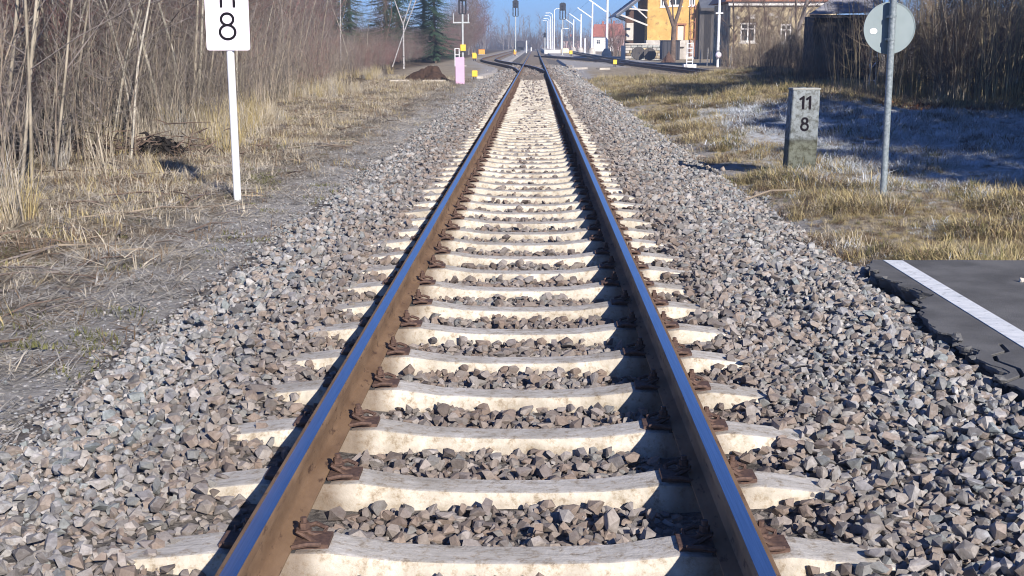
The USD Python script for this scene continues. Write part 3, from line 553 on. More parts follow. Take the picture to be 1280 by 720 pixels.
cap = MB().cbox((-0.172, -0.134, MH - 0.018), (0.232, 0.13, MH + 0.008), 0.006); obj('cap', cap, M['old_concrete'], km)

# ------------------------------------------------------------------ shrubs, saplings and trees
def shrub(r, h, spread, n, twigs, rad=0.010, lean=0.25, twig_len=0.55):
    s, t = MB(), MB()
    for _ in range(n):
        a, rr = r.uniform(0, 6.28), spread * math.sqrt(r.random()); b = np.array([rr * math.cos(a), rr * math.sin(a), -0.05])
        hh = h * r.uniform(0.45, 1.0); ln = lean * r.uniform(0.2, 1.2); az = a + r.normal(0, 0.7)
        u = np.linspace(0, 1, 6); w = r.normal(0, 0.05, (6, 2)).cumsum(0) * hh * 0.25
        pts = np.stack([b[0] + math.cos(az) * ln * hh * u ** 1.4 + w[:, 0] * u, b[1] + math.sin(az) * ln * hh * u ** 1.4 + w[:, 1] * u, b[2] + hh * u], 1)
        r0 = rad * r.uniform(0.6, 1.4); s.tube(pts, r0 * np.linspace(1, 0.25, 6), 3, cap=False)
        for _ in range(twigs):
            q = r.uniform(0.2, 0.98); i = min(int(q * 5), 4); p0 = pts[i] + (pts[i + 1] - pts[i]) * (q * 5 - i)
            ta = r.uniform(0, 6.28); L = twig_len * r.uniform(0.3, 1.0) * (1.1 - 0.4 * q); el = r.uniform(0.0, 1.2)
            dd = np.array([math.cos(ta) * math.cos(el), math.sin(ta) * math.cos(el), math.sin(el)])
            mid = p0 + dd * L * 0.5 + r.normal(0, 0.03, 3) * L; t.tube([p0, mid, p0 + dd * L + np.array([0, 0, 0.12 * L])], r0 * np.array([0.45, 0.35, 0.18]), 3, cap=False)
    return s, t

def tree(r, h, rad, levels=3, first=0.25, spread=0.7, fork=None, sides=5, nb=9, up=0.25):
    """trunk and branches; returns (trunk, crown) builders"""
    tr, cr = MB(), MB()
    def grow(p, d, L, r0, lev):
        n = 6; pts = [p]; dd = d
        for i in range(n - 1):
            dd = dd + r.normal(0, 0.09 if lev == 0 else 0.16, 3) + np.array([0, 0, up * (0.2 if lev == 0 else 0.35)]) * (0.35); dd /= np.linalg.norm(dd); pts.append(pts[-1] + dd * L / (n - 1))
        pts = np.array(pts); rr = r0 * np.linspace(1, 0.35 if lev == 0 else 0.2, n)
        (tr if lev == 0 else cr).tube(pts, rr, sides if lev == 0 else 3, cap=False)
        if lev >= levels: return
        k = nb if lev == 0 else max(3, nb - 2 - lev)
        for j in range(k):
            q = r.uniform(first if lev == 0 else 0.2, 0.98); i = min(int(q * (n - 1)), n - 2); p0 = pts[i] + (pts[i + 1] - pts[i]) * (q * (n - 1) - i)
            t_ = pts[i + 1] - pts[i]; t_ /= np.linalg.norm(t_); side = r.normal(size=3); side -= t_ * side.dot(t_); side /= np.linalg.norm(side)
            d2 = t_ * (1 - spread) + side * spread + np.array([0, 0, up]); d2 /= np.linalg.norm(d2)
            grow(p0, d2, L * r.uniform(0.32, 0.55) * (1.15 - 0.5 * q), max(0.004, rr[i] * r.uniform(0.35, 0.55)), lev + 1)
    if fork:
        fz, arms = fork; tr.tube([(0, 0, -0.2), (0, 0, fz * 0.5), (0.02, 0, fz)], [rad * 1.25, rad, rad * 0.92], 7, cap=False)
        for d, L, q in arms: grow(np.array([0, 0, fz - 0.05]), np.array(d, float) / np.linalg.norm(d), L, rad * q, 0)
    else: grow(np.array([0, 0, -0.1]), np.array([r.normal(0, 0.05), r.normal(0, 0.05), 1.0]), h, rad, 0)
    return tr, cr

def spruce(r, h):
    tr = MB().tube([(0, 0, -0.2), (0, 0, h)], [0.018 * h, 0.01], 6); v, f = [], []
    for z_ in np.linspace(0.05 * h, 0.98 * h, int(h * 6.5)):
        Rm = 0.22 * h * (1 - z_ / h) ** 0.85 * r.uniform(0.75, 1.15) + 0.12
        for a in r.uniform(0, 6.28, 7 if z_ < 0.8 * h else 5):
            L = Rm * r.uniform(0.6, 1.1)
            for s in np.linspace(0.15, 1, max(3, int(L / 0.22))):
                for sg in (-1, 1):
                    c = np.array([math.cos(a) * L * s, math.sin(a) * L * s, z_ - 0.28 * L * s + 0.10 * L * s * s]); w = 0.36 * r.uniform(0.6, 1.2)
                    e = np.array([math.cos(a + sg * 0.8), math.sin(a + sg * 0.8), -0.35 + r.normal(0, 0.15)]) * w; n = np.array([-math.sin(a), math.cos(a), 0.3]) * 0.07
                    k = len(v); v += [c - n, c + n, c + e]; f.append([k, k + 1, k + 2])
    return tr, MB().add(v, f)

r2 = np.random.default_rng(5)
def make_shrub(kind, mats, args, label, cat, group, loc):
    t = thing(kind, label, cat, loc, group=group); s, tw = shrub(r2, *args[0], **args[1]); tag(obj('stems', s, M[mats[0]], t), kind='stuff'); tag(obj('twigs', tw, M[mats[1]], t), kind='stuff'); return t
def make_tree(kind, mats, label, cat, group, loc, builders, rz=0, sc=None):
    t = thing(kind, label, cat, loc, rz, sc, group); obj('trunk', builders[0], M[mats[0]], t, smooth=True); tag(obj('crown', builders[1], M[mats[1]], t), kind='stuff'); return t
def edge_x(y_): return np.interp(y_, [5, 13.6, 20, 30, 45, 65, 100, 160, 300], [-5.7, -6.2, -6.3, -6.9, -7.9, -9.6, -11.5, -12.5, -13])

# the thicket left of the track: two kinds, each bush a thing
GT = 'bare bushes of the thicket along the left side'
LT = {'tan': 'bare tan-stemmed bush in the dense thicket left of the track', 'olive': 'bare olive-grey bush in the dense thicket left of the track', 'red': 'bare reddish-twigged bush in the thicket left of the track'}
spec = {'tan': ('bark_pale', 'bark_olive', (3.4, 0.6, 9, 20), {'twig_len': 0.75, 'lean': 0.3}), 'olive': ('bark_tan', 'bark_grey', (4.0, 0.65, 9, 22), {'twig_len': 0.8, 'lean': 0.3}), 'red': ('bark_olive', 'bark_red', (3.6, 0.65, 9, 24), {'twig_len': 0.8, 'lean': 0.3})}
protoS = {}
for c, (m1, m2, a, kw) in spec.items():
    for j in range(3): protoS[c, j] = [None, (m1, m2, a, kw)]
def place_bush(c, j, loc, rz, sc, label=None, group=GT, nm='thicket_bush'):
    slot = protoS[c, j]
    if slot[0] is None:
        m1, m2, a, kw = slot[1]; slot[0] = make_shrub(nm, (m1, m2), (a, kw), label or LT[c], 'bush', group, loc); move(slot[0], loc, rz, sc)
    else: copy(slot[0], label or LT[c], loc, rz, sc, group)
spots = []
yq = 9.0
while yq < 90:
    stp = 0.75 + 0.012 * yq
    for row in range(5):
        xx = edge_x(yq) - row * (1.0 + 0.012 * yq) - r2.uniform(0, 0.8); yy = yq + r2.uniform(-0.5, 0.5) * stp
        if xx > -0.44 * yy - 1.5: spots.append((xx, yy, row))
    yq += stp
spots = [s for s in spots if s[1] > 10][:296]
def hmax(xx, yy):
    px = 669 + (xx - 0.1) * 1530 / yy
    return (56 - np.where(px < 400, -400, np.where(px < 560, 33, np.where(px < 575, 12, -400)))) * yy / 1530 + 1.75
for xx, yy, row in spots:
    c = ['tan', 'olive', 'red'][int(np.clip((fb(xx, yy, 0.25, 61, 2) + 0.5 + r2.normal(0, 0.12)) * 3, 0, 2.99))]
    pxx = 669 + (xx - 0.1) * 1530 / yy
    zone = 'left of the white sign' if pxx < 235 else ('behind the white sign' if pxx < 335 else 'between white sign and birches')
    lab = {'tan': 'pale-stemmed', 'olive': 'grey-twigged', 'red': 'reddish-twigged'}[c] + (' bare bush fronting the thicket ' if row == 0 else ' bare bush deeper in the thicket ') + zone
    place_bush(c, int(r2.integers(0, 3)), (xx, yy, float(gz(xx, yy))), r2.uniform(0, 360), min(r2.uniform(0.8, 1.25) * (0.75 if row == 0 else 1.0), float(hmax(xx, yy)) / 4.3), lab)
# thin trunks one can tell apart, nearest the frame's left edge
GSAP = 'thin bare saplings rising out of the left thicket'
sap = [make_tree('sapling', (mm, 'bark_grey'), 'x', 'tree', GSAP, (0, 0, 0), tree(r2, hh, rd, 2, 0.2, 0.65, nb=14, up=0.15)) for mm, hh, rd in (('bark_sapling', 7, 0.022), ('bark_pale', 8, 0.025), ('bark_sapling', 9, 0.028))]
saps = [(-5.95, 13.3, 0, 'pale straight sapling standing foremost at the left edge of the photo'), (-6.25, 15.0, 1, 'second slender sapling from the left edge at the front of the thicket'), (-7.2, 18.5, 1, 'slender grey sapling behind the second one in the left thicket')]
for k in range(16):
    yy = 13.5 + k * 1.1 + r2.uniform(-0.4, 0.4); saps.append((edge_x(yy) - r2.uniform(0.0, 1.6), yy, int(r2.integers(0, 3)), 'pale thin sapling among the foremost bushes of the left thicket'))
seen = set()
for k in range(30):
    yy = 17 + k * 2.1 + r2.uniform(-0.5, 0.5); xx = edge_x(yy) - r2.uniform(0.4, 5.5)
    saps.append((xx, yy, int(r2.integers(0, 3)), 'thin bare sapling rising above the bushes deeper in the left thicket'))
for xx, yy, k, lb in saps:
    loc = (xx, yy, float(gz(xx, yy))); rz, sc = r2.uniform(0, 360), r2.uniform(0.85, 1.2)
    if k not in seen: seen.add(k); move(sap[k], loc, rz, sc); tag(sap[k], lb)
    else: copy(sap[k], lb, loc, rz, sc, GSAP)

# trees behind: birches, spruces, bare crowns
def P_(px, Yd): return 0.098 + (px - 669) * 0.98 * Yd / 1500
for px, Yd, h, lb in ((504, 88, 13, 'forked white birch with bright trunk in front of the spruces'), (489, 96, 14, 'straight white birch left of the forked one')):
    fk = (3.2, [((-0.22, 0, 1), h * 0.7, 0.75), ((0.30, 0, 1), h * 0.7, 0.8)]) if px == 504 else None
    xx = P_(px, Yd); make_tree('birch_tree', ('bark_birch', 'bark_birch'), lb, 'tree', None, (xx, Yd, float(gz(xx, Yd))), tree(r2, h, 0.06, 3, 0.3, 0.5, fork=fk, nb=9))
xx = P_(425, 75); make_tree('birch_tree', ('bark_birch', 'bark_red'), 'pale birch trunk rising from the reddish thicket left of the sky gap', 'tree', None, (xx, 75, float(gz(xx, 75))), tree(r2, 13, 0.055, 3, 0.3, 0.5, nb=10))
sp0 = None
for px, Yd, h, lb in ((483, 118, 13, 'dark green spruce at the right of the sky gap'), (497, 126, 14, 'dark spruce behind the white birches'), (543, 122, 12.5, 'dark green spruce standing left of the first signal'), (530, 128, 12.5, 'dark spruce close left of the signal-side spruce'),
                      (437, 112, 12, 'dark spruce left of the sky gap'), (418, 104, 12, 'dark spruce behind the pale birch trunk'), (400, 108, 11.5, 'dark spruce deep in the wood, leftmost of the evergreens'),):
    xx = P_(px, Yd); loc = (xx, Yd, float(gz(xx, Yd)))
    if sp0 is None: sp0 = make_tree('spruce_tree', ('bark_brown', 'needles'), lb, 'tree', 'spruces in the left wood', loc, spruce(r2, 12.5)); move(sp0, loc, 20, h / 12.5)
    else: copy(sp0, lb, loc, r2.uniform(0, 360), h / 12.5, 'spruces in the left wood')
bare = [make_tree('bare_tree', (a, b), 'x', 'tree', 'bare trees along the far left side', (0, 0, 0), tree(r2, h, rd, 3, 0.12, 0.62, nb=15, up=0.25)) for a, b, h, rd in (('bark_grey', 'bark_red', 9, 0.09), ('bark_grey', 'bark_red', 11, 0.11), ('bark_brown', 'bark_brown', 10, 0.10))]
bt = []
for k in range(70):
    yy = 100 + k * 3.4 + r2.uniform(-3, 3); bt.append((np.interp(yy, [90, 130, 160, 300], [-12.5, -10.5, -10.5, -12.5]) - r2.uniform(0, 1) ** 1.5 * 12, yy, r2.uniform(0.75, 1.2)))
for k in range(10):
    yy = 72 + k * 3.5; bt.append((edge_x(yy) - 6 - r2.uniform(0, 5), yy, r2.uniform(0.7, 1.0)))
NB = len(bt)
for k in range(170):
    yy = 17 + 75 * (k / 150) ** 1.15; xx = edge_x(yy) - 1.8 - r2.uniform(0, 1) ** 1.2 * (4 + 0.22 * yy)
    if xx > -0.45 * yy - 2: bt.append((xx, yy, r2.uniform(0.6, 0.95)))
bare += [make_tree('slim_tree', (a, b), 'x', 'tree', 'bare trees inside the left wood', (0, 0, 0), tree(r2, h, rd, 3, 0.15, 0.6, nb=12, up=0.25)) for a, b, h, rd in (('bark_pale', 'bark_grey', 8.5, 0.045), ('bark_tan', 'bark_red', 9.5, 0.055), ('bark_grey', 'bark_red', 10, 0.06))]
far_t = [q for i, q in enumerate(bt[:NB]) if i < 3 or hmax(q[0], q[1]) > 8.5]; bt = far_t + [q for i, q in enumerate(bt[NB:]) if i < 3 or hmax(q[0], q[1]) > 8.5]; NB = len(far_t)
first = [True] * 6
for i, (xx, yy, sc) in enumerate(bt):
    k = i % 3 + (3 if i >= NB else 0); loc = (xx, yy, float(gz(xx, yy))); lb = 'bare brownish tree in the far tree line left of the tracks' if i < NB else 'bare thin-branched tree inside the wood behind the left thicket'
    if first[k]: first[k] = False; move(bare[k], loc, 0, sc); tag(bare[k], lb)
    else: copy(bare[k], lb, loc, r2.uniform(0, 360), sc, None if i < NB else 'bare trees inside the left wood')
# undergrowth of the wood and the far wood across the end of the line, each one mass
def mesh_at(path): return stage.GetPrimAtPath(path)
under_p = [(s_, M[m_], 'brush') for m_, s_ in (('bark_grey', shrub(r2, 4.4, 0.9, 12, 26, twig_len=0.9, lean=0.35)[1]), ('bark_red', shrub(r2, 3.8, 0.9, 12, 26, twig_len=0.9, lean=0.35)[1]), ('bark_olive', shrub(r2, 4.2, 0.8, 8, 2)[0]), ('bark_brown', shrub(r2, 5.2, 0.9, 12, 24, twig_len=1.0, lean=0.35)[1]))]
n = 2400; yy = 9 + (r2.random(n) ** 1.5) * 260; xx = edge_x(yy) - 2.0 - np.abs(r2.normal(0, 1, n)) * 7 - 0.02 * yy
ok = xx > -0.46 * yy - 3; xx, yy = xx[ok], yy[ok]; ny = 300; y2 = r2.uniform(42, 58, ny); x2 = 14.8 + r2.uniform(0, 14, ny) + 0.2 * (y2 - 42); y4 = r2.uniform(62, 190, 420); x4 = edge_x(y4) + 0.6 + 2.0 * np.clip((y4 - 100) / 60, 0, 1) - np.abs(r2.normal(0, 1, 420)) * 3.0; xx, yy = np.concatenate([xx, x2, x4]), np.concatenate([yy, y2, y4])
s_ = np.minimum(r2.uniform(0.8, 1.35, len(xx)) * np.where(xx < 0, 1 + np.clip((yy - 70) / 130, 0, 1.0), 1.0), np.where(xx < 0, hmax(xx, yy) / 4.8, 9))
instancer('wood_undergrowth', under_p, np.stack([xx, yy, gz(xx, yy)], 1), r2.choice(4, len(xx), p=[0.33, 0.32, 0.10, 0.25]), quat_z(r2.uniform(0, 6.28, len(xx))), np.stack([s_] * 3, 1), 'tangled bare undergrowth behind the left thicket and the right bushes', 'undergrowth')
n = 420; xx = r2.uniform(-190, 190, n); yy = r2.uniform(430, 640, n); s_ = r2.uniform(0.8, 1.3, n)
tb = [tree(r2, 10, 0.2, 2, 0.1, 0.6, nb=12), tree(r2, 12, 0.22, 2, 0.1, 0.6, nb=12)]
far_p = []
for tr_, cr_ in tb: far_p += [(MB().tm(tr_.mesh()).tm(cr_.mesh()), M['bark_grey'], 'tree')]
big, _ = shrub(r2, 7.5, 3.2, 60, 4, rad=0.06, lean=0.3, twig_len=1.6); far_p.append((MB().tm(big.mesh()).tm(_.mesh()), M['bark_brown'], 'tree'))
instancer('distant_wood', far_p, np.stack([xx, yy, gz(xx, yy)], 1), r2.integers(0, 3, n), quat_z(r2.uniform(0, 6.28, n)), np.stack([s_] * 3, 1), 'hazy far wood closing the horizon behind the station', 'wood')

# right side: tall straw-coloured bushes, brambles, and the trees beyond the frame that shade the field
GR = 'tall straw-stemmed bushes at the right edge'
for c, m1, m2, a in (('straw', 'bark_straw', 'bark_tan', (4.7, 0.6, 17, 18)), ('rbrown', 'bark_pale', 'bark_brown', (4.2, 0.6, 16, 22)), ('dark', 'bark_brown', 'bark_olive', (3.0, 0.7, 30, 9))):
    for j in range(2): protoS[c, j] = [None, (m1, m2, a, {'lean': 0.26 if c == 'straw' else 0.32, 'twig_len': 0.8})]
for k in range(58):
    yy = r2.uniform(33.5, 44); xx = 9.9 + r2.uniform(0, 9.5) + 0.10 * (yy - 34)
    c = 'straw' if r2.random() < 0.6 else 'rbrown'
    place_bush(c, int(r2.integers(0, 2)), (xx, yy, float(gz(xx, yy))), r2.uniform(0, 360), r2.uniform(0.8, 1.2), {'straw': 'tall straw-coloured bush in the stand behind the round sign', 'rbrown': 'brown-twigged bush in the stand behind the round sign'}[c], GR, 'tall_bush')
for k in range(52):
    yy = r2.uniform(62, 88) if k < 40 else r2.uniform(49, 56.5); xx = P_(r2.uniform(905, 1012) if k < 20 else (r2.uniform(950, 1012) if k < 40 else r2.uniform(962, 1034)), yy); c = 'dark' if r2.random() < 0.7 else 'rbrown'
    place_bush(c, int(r2.integers(0, 2)), (xx, yy, float(gz(xx, yy))), r2.uniform(0, 360), r2.uniform(0.5, 0.9) + 0.35 * (20 <= k < 40), 'dark low bush between the shed and the peeling stone house' if c == 'dark' else 'brown bush between the shed and the peeling stone house', 'bushes before the stone house', 'dark_bush')
shade = [(10.6, 5.8, 6.6), (11.4, 7.4, 7.6), (10.2, 8.4, 7.0), (12.2, 8.8, 8.4), (12.6, 11.0, 9.2), (11.4, 12.4, 8.0), (12.9, 13.0, 9.2), (13.6, 14.6, 9.4), (12.2, 15.4, 8.0), (13.4, 17.0, 8.8), (14.6, 17.4, 9.8), (15.4, 20.0, 9.6), (17.0, 22.6, 10), (15.6, 23.2, 8.4), (17.2, 26.6, 9), (19.0, 27.2, 11), (19.6, 31.2, 11), (21.6, 34.6, 12)]
for k, (xx, yy, h) in enumerate(shade):
    copy(sp0, 'spruce beyond the right edge of the photo, unseen, shading the dark shed', (xx, yy, float(gz(xx, yy))), r2.uniform(0, 360), (h / 12.5 * 1.6, h / 12.5 * 1.6, h / 12.5), 'spruces beyond the right edge')

def pine(r, h):
    tr = MB().tube([(0, 0, -0.2), (0.1, 0.05, h * 0.5), (0, 0, h)], [0.17, 0.13, 0.03], 6); v, f = [], []
    for z_ in np.linspace(0.70 * h, 0.99 * h, 15):
        for a in r.uniform(0, 6.28, 7):
            L = r.uniform(0.7, 1.5) * (1.15 - 0.6 * abs(z_ / h - 0.82) / 0.18 * 0.5); tr.tube([(0, 0, z_), (math.cos(a) * L, math.sin(a) * L, z_ + 0.2)], [0.03, 0.01], 3, cap=False)
            for _ in range(26):
                c = np.array([math.cos(a) * L, math.sin(a) * L, z_ + 0.2]) * 1.0 + r.normal(0, 0.28, 3); d_ = r.normal(size=3); d_ *= 0.26 / np.linalg.norm(d_); n = np.cross(d_, [0.3, 0.5, 1]) * 0.22
                k = len(v); v += [c - n, c + n, c + d_]; f.append([k, k + 1, k + 2])
    return tr, MB().add(v, f)
pn0 = None
for k in range(11):
    q = k / 10; xx, yy = lerp(12.2, 24.0, q) + r2.normal(0, 0.4), lerp(24.5, 45.0, q) + r2.normal(0, 0.6); loc = (xx, yy, float(gz(xx, yy))); lb = 'tall high-crowned pine beyond the right edge, its crown above the frame'
    if pn0 is None: pn0 = make_tree('pine_tree', ('bark_brown', 'needles'), lb, 'tree', 'pines beyond the right edge', loc, pine(r2, 11))
    else: copy(pn0, lb, loc, r2.uniform(0, 360), r2.uniform(0.92, 1.08))
for xx, yy, h in ((20.5, 39, 11), (22, 41, 12), (23.5, 43.5, 12.5), (24.5, 46.5, 13), (21.5, 44.2, 10.5), (20.3, 42, 12.5), (21.4, 42.6, 12.5), (22.4, 41.8, 13), (23.5, 42.6, 13), (24.6, 42, 13), (26.5, 49.5, 13.5), (25.5, 53, 13), (28.5, 55.5, 13.5), (30, 60, 14)):  # more unseen spruces, standing where they shade the dark shed
    copy(sp0, 'spruce beyond the right edge of the photo, unseen, shading the dark shed', (xx, yy, float(gz(xx, yy))), r2.uniform(0, 360), (h / 12.5 * 1.3, h / 12.5 * 1.3, h / 12.5), 'spruces beyond the right edge')

# ------------------------------------------------------------------ grass, straw and litter
def blades(r, n, rad, h, w, elev=(0.7, 1.4), bend=0.3):
    v, f = [], []
    for _ in range(n):
        a, q = r.uniform(0, 6.28), rad * math.sqrt(r.random()); p = np.array([q * math.cos(a), q * math.sin(a), -0.01]); az = r.uniform(0, 6.28); e = r.uniform(*elev); L = h * r.uniform(0.4, 1.1)
        d = np.array([math.cos(az) * math.cos(e), math.sin(az) * math.cos(e), math.sin(e)]); s = np.array([-math.sin(az), math.cos(az), 0]) * w / 2 * r.uniform(0.6, 1.3)
        m = p + d * L * 0.55; t = p + d * L + np.array([math.cos(az), math.sin(az), -0.8]) * bend * L * r.random()
        k = len(v); v += [p - s, p + s, m - s * 0.8, m + s * 0.8, t]; f += [[k, k + 1, k + 3], [k, k + 3, k + 2], [k + 2, k + 3, k + 4]]
    return MB().add(v, f)
r3 = np.random.default_rng(77)
def field(name, protos, x, y, wt, sc, label, cat, lift=0.0):
    n = len(x); wh = r3.choice(len(protos), n, p=np.array(wt) / sum(wt)) if isinstance(wt, list) else wt
    q = quat_z(r3.uniform(0, 6.28, n)); q[:, 1:3] += r3.normal(0, 0.06, (n, 2)); q /= np.linalg.norm(q, axis=1, keepdims=True)
    instancer(name, protos, np.stack([x, y, np.maximum(gz(x, y), np.where((x > -2.6) & (x < 3.0), bz(x, y) - 0.02, -9)) + lift], 1), wh, q, np.stack([sc] * 3, 1), label, cat)
def pts(x0, x1, y0, y1, n, pw=1.6):
    y = y0 + (y1 - y0) * r3.random(n) ** pw; x = r3.uniform(x0, x1, n); return x, y
inview = lambda x, y: np.abs((x - 0.1) + 0.019 * y) < 0.46 * y + 1.0
# left: flattened straw, stubble, moss
lp = [(blades(r3, 26, 0.16, 0.20, 0.006, (0.02, 0.35), 0.1), M[m], 'straw') for m in ('straw', 'straw_grey', 'straw_brown')] + [(blades(r3, 12, 0.12, 0.15, 0.006, (0.8, 1.5), 0.1), M[m], 'stubble') for m in ('straw', 'straw_gold', 'straw_brown')] + [(blades(r3, 40, 0.14, 0.05, 0.008, (0.5, 1.4), 0.2), M['grass_green'], 'moss')]
x, y = pts(-7.5, -2.3, 4.5, 66, 60000, 2.0); k = inview(x, y) & (x > edge_x(y) - 2.5)
dens = np.clip(0.35 + 1.8 * (fb(x, y, 0.9, 71) + 0.12), 0.05, 1) * sst(-2.2, -3.2, x + 0.5 * fb(x, y, 1, 72)) ** 1.0
k &= r3.random(len(x)) < np.maximum(dens, 0.02 + 0.45 * sst(-2.3, -2.8, x)); x, y = x[k], y[k]
nn = len(x); gq = fb(x, y, 0.8, 73); cum = np.stack([0.30 + 0.5 * (gq > 0.03), 0.30 + 0.9 * (x > -4.0), 0.15 + 0.3 * (gq < -0.08), 0.10 * (x < -3.7) + 0.02, 0.06 * (x < -4.0) + 0.01, 0.05 + 0 * x, 0.02 + 0.4 * ((fb(x, y, 0.7, 74) > 0.15) & (y < 18))], 1).cumsum(1)
wh = (r3.random(nn)[:, None] * cum[:, -1:] > cum).sum(1)
bare_ = (r3.random(nn) < 0.72 * sst(-3.9, -3.1, x + 0.9 * fb(x, y, 0.6, 88))); x, y, wh = x[~bare_], y[~bare_], wh[~bare_]; nn = len(x)
fx, fy = pts(-3.9, -2.15, 4.5, 40, 9000, 1.7); kf = inview(fx, fy) & (r3.random(9000) < 1.1 * sst(-3.9, -2.7, fx)); fx, fy = fx[kf], fy[kf]
instancer('fine_gravel', [(stone_shapes[i], stone_mats[(0, 1, 5, 9)[i % 4]], 'pebble') for i in range(8)], np.stack([fx, fy, np.maximum(gz(fx, fy), bz(fx, fy)) + 0.003], 1), r3.integers(0, 8, len(fx)), quat_z(r3.uniform(0, 6.28, len(fx))), (r3.uniform(0.012, 0.034, len(fx)) * (1 + 0.03 * fy))[:, None] * np.array([1, 1, 0.7]), 'fine grey gravel on the strip between the ballast and the left verge', 'gravel')
field('dry_grass', lp, x, y, wh, r3.uniform(0.6, 1.3, nn) * (1 + 0.012 * y), 'flattened dry straw, stubble and moss on the verge left of the track', 'grass')
# left: taller pale tussocks at the foot of the thicket
tp = [(blades(r3, 45, 0.16, 0.75, 0.007, (1.0, 1.5), 0.35), M[m], 'tussock') for m in ('straw', 'straw_gold', 'straw_grey')]
x, y = pts(-12, -5, 10, 75, 3000, 1.5); k = (np.abs(x - edge_x(y) - 0.1 + 0.0 * y) < 1.0 + 0.5 * (fb(x, y, 0.4, 75) > 0)) & ((fb(x, y, 0.3, 76) > 0.07) | ((np.abs(y - 23.5) < 3.5) & (fb(x, y, 0.9, 86) > -0.1))); x, y = x[k], y[k]
field('tall_grass', tp, x, y, [1, 0.7, 0.6], r3.uniform(0.5, 1.3, len(x)), 'tall pale dead grass standing at the foot of the left thicket', 'grass')
# right: golden tufts and frosted grass
rp = [(blades(r3, 46, 0.13, 0.20, 0.006, (0.15, 1.2), 0.5), M[m], 'tuft') for m in ('straw_gold', 'straw', 'straw_brown', 'grass_green')] + [(blades(r3, 60, 0.17, 0.17, 0.007, (0.05, 1.0), 0.5), M['grass_frost'], 'frosted_tuft')] + [(blades(r3, 30, 0.15, 0.14, 0.006, (0.1, 0.9), 0.4), M['straw_grey'], 'frosted_tuft')]
x, y = pts(2.6, 20, 8.9, 66, 110000, 1.8); k = inview(x, y) & ~((y < 9.05) & (x > 2.5)); k &= r3.random(len(x)) < np.clip(sst(2.6, 3.7, x + 1.0 * fb(x, y, 0.8, 77)), 0.04, 1) * np.clip(0.8 + 1.5 * fb(x, y, 1.0, 78) + 0.5 * (y < 17), 0.2, 1); x, y = x[k], y[k]
fr_ = np.clip(FROST(x, y), 0, 1); nn = len(x); gq = fb(x, y, 0.7, 79)
cum = np.stack([(1 - fr_) * (0.55 + 0 * x), (1 - fr_) * 0.25 + 0.04, (1 - fr_) * (0.12 + 0.5 * (gq < -0.06)) + 0.14, (1 - fr_) * 0.06 + 0.03, fr_ * 0.6 + 0.02, fr_ * 0.55 + 0.02], 1).cumsum(1)
wh = (r3.random(nn)[:, None] * cum[:, -1:] > cum).sum(1)
field('meadow_grass', rp, x, y, wh, r3.uniform(0.5, 1.1, nn) * np.clip(0.75 + 3.0 * fb(x, y, 1.1, 82, 3), 0.3, 1.7) * (1 + 0.010 * y), 'golden dry tufts and frosted grass on the right verge', 'grass')
# dead leaves under the bushes on the right, dark twigs on the left
lv = [(blades(r3, 22, 0.22, 0.12, 0.06, (0.1, 1.2), 0.3), M['dead_leaf'], 'leaf'), (blades(r3, 14, 0.2, 0.35, 0.008, (0.5, 1.4), 0.3), M['bark_brown'], 'twig')]
x, y = r3.uniform(6.5, 13, 900), r3.uniform(29, 36, 900); k = (x > 7.6 + 0.0 * y) & (y > 30 + 3 * fb(x, y, 0.5, 80)); x, y = x[k], y[k]
field('bramble_leaves', lv, x, y, [1, 0.7], r3.uniform(0.5, 1.2, len(x)), 'red-brown dead leaves and brambles behind the milestone', 'leaf litter')
tw = [(MB().tube([(-0.3, 0, 0.02), (0.05, 0.02, 0.05), (0.35, -0.03, 0.02)], [0.008, 0.007, 0.003], 3), M[m], 'twig') for m in ('bark_grey', 'bark_brown', 'bark_tan')]
x, y = pts(-8, -3.2, 6, 40, 900, 1.3); k = inview(x, y) & (x > edge_x(y) - 2); x, y = x[k], y[k]
field('fallen_twigs', tw, x, y, [1, 1, 1], r3.uniform(0.4, 1.4, len(x)), 'scattered dry twigs on the cut verge left of the track', 'twigs')
# brush heap with a dark hollow by the thicket, branch stuck in the ballast, heaps of soil
def heap(x0, y0, rx, ry, h, mat, name, label, cat, seed):
    th, rr = np.meshgrid(np.linspace(0, 2 * np.pi, 57)[:-1], np.linspace(0, 1, 18)); px_, py_ = rr * np.cos(th) * rx, rr * np.sin(th) * ry
    nz = fb(px_ + seed, py_, 2.2 / max(rx, 0.5), seed, 5); pz_ = h * (1 - rr ** 0.8 * 0.98) * (1 + 1.1 * nz) + 0.14 * h * fb(px_ + seed, py_, 9 / rx, seed + 1, 3) - 0.06 * (rr > 0.99)
    k_ = 1 + 0.45 * nz; i_, j_ = np.meshgrid(np.arange(17), np.arange(56), indexing='ij'); f_ = np.stack([i_ * 56 + j_, (i_ + 1) * 56 + j_, (i_ + 1) * 56 + (j_ + 1) % 56, i_ * 56 + (j_ + 1) % 56], -1).reshape(-1, 4)
    v_ = np.stack([x0 + px_ * k_, y0 + py_ * k_, pz_ + float(gz(x0, y0)) - 0.02], -1).reshape(-1, 3)
    return tag(obj(name, (v_, f_), mat), label, cat)
heap(-5.1, 59.3, 1.25, 0.9, 0.85, M['soil'], 'soil_heap', 'dark brown heap of soil beside the pink-white post', 'heap', 3)
heap(-11.5, 74, 1.3, 0.7, 0.5, M['soil'], 'soil_heap', 'low reddish heap of earth at the edge of the far left wood', 'heap', 8)
bh = thing('brush_heap', 'dark heap of cut brushwood lying before the left thicket', 'heap', (-6.1, 19.6, float(gz(-6.1, 19.6))))
hb = MB()
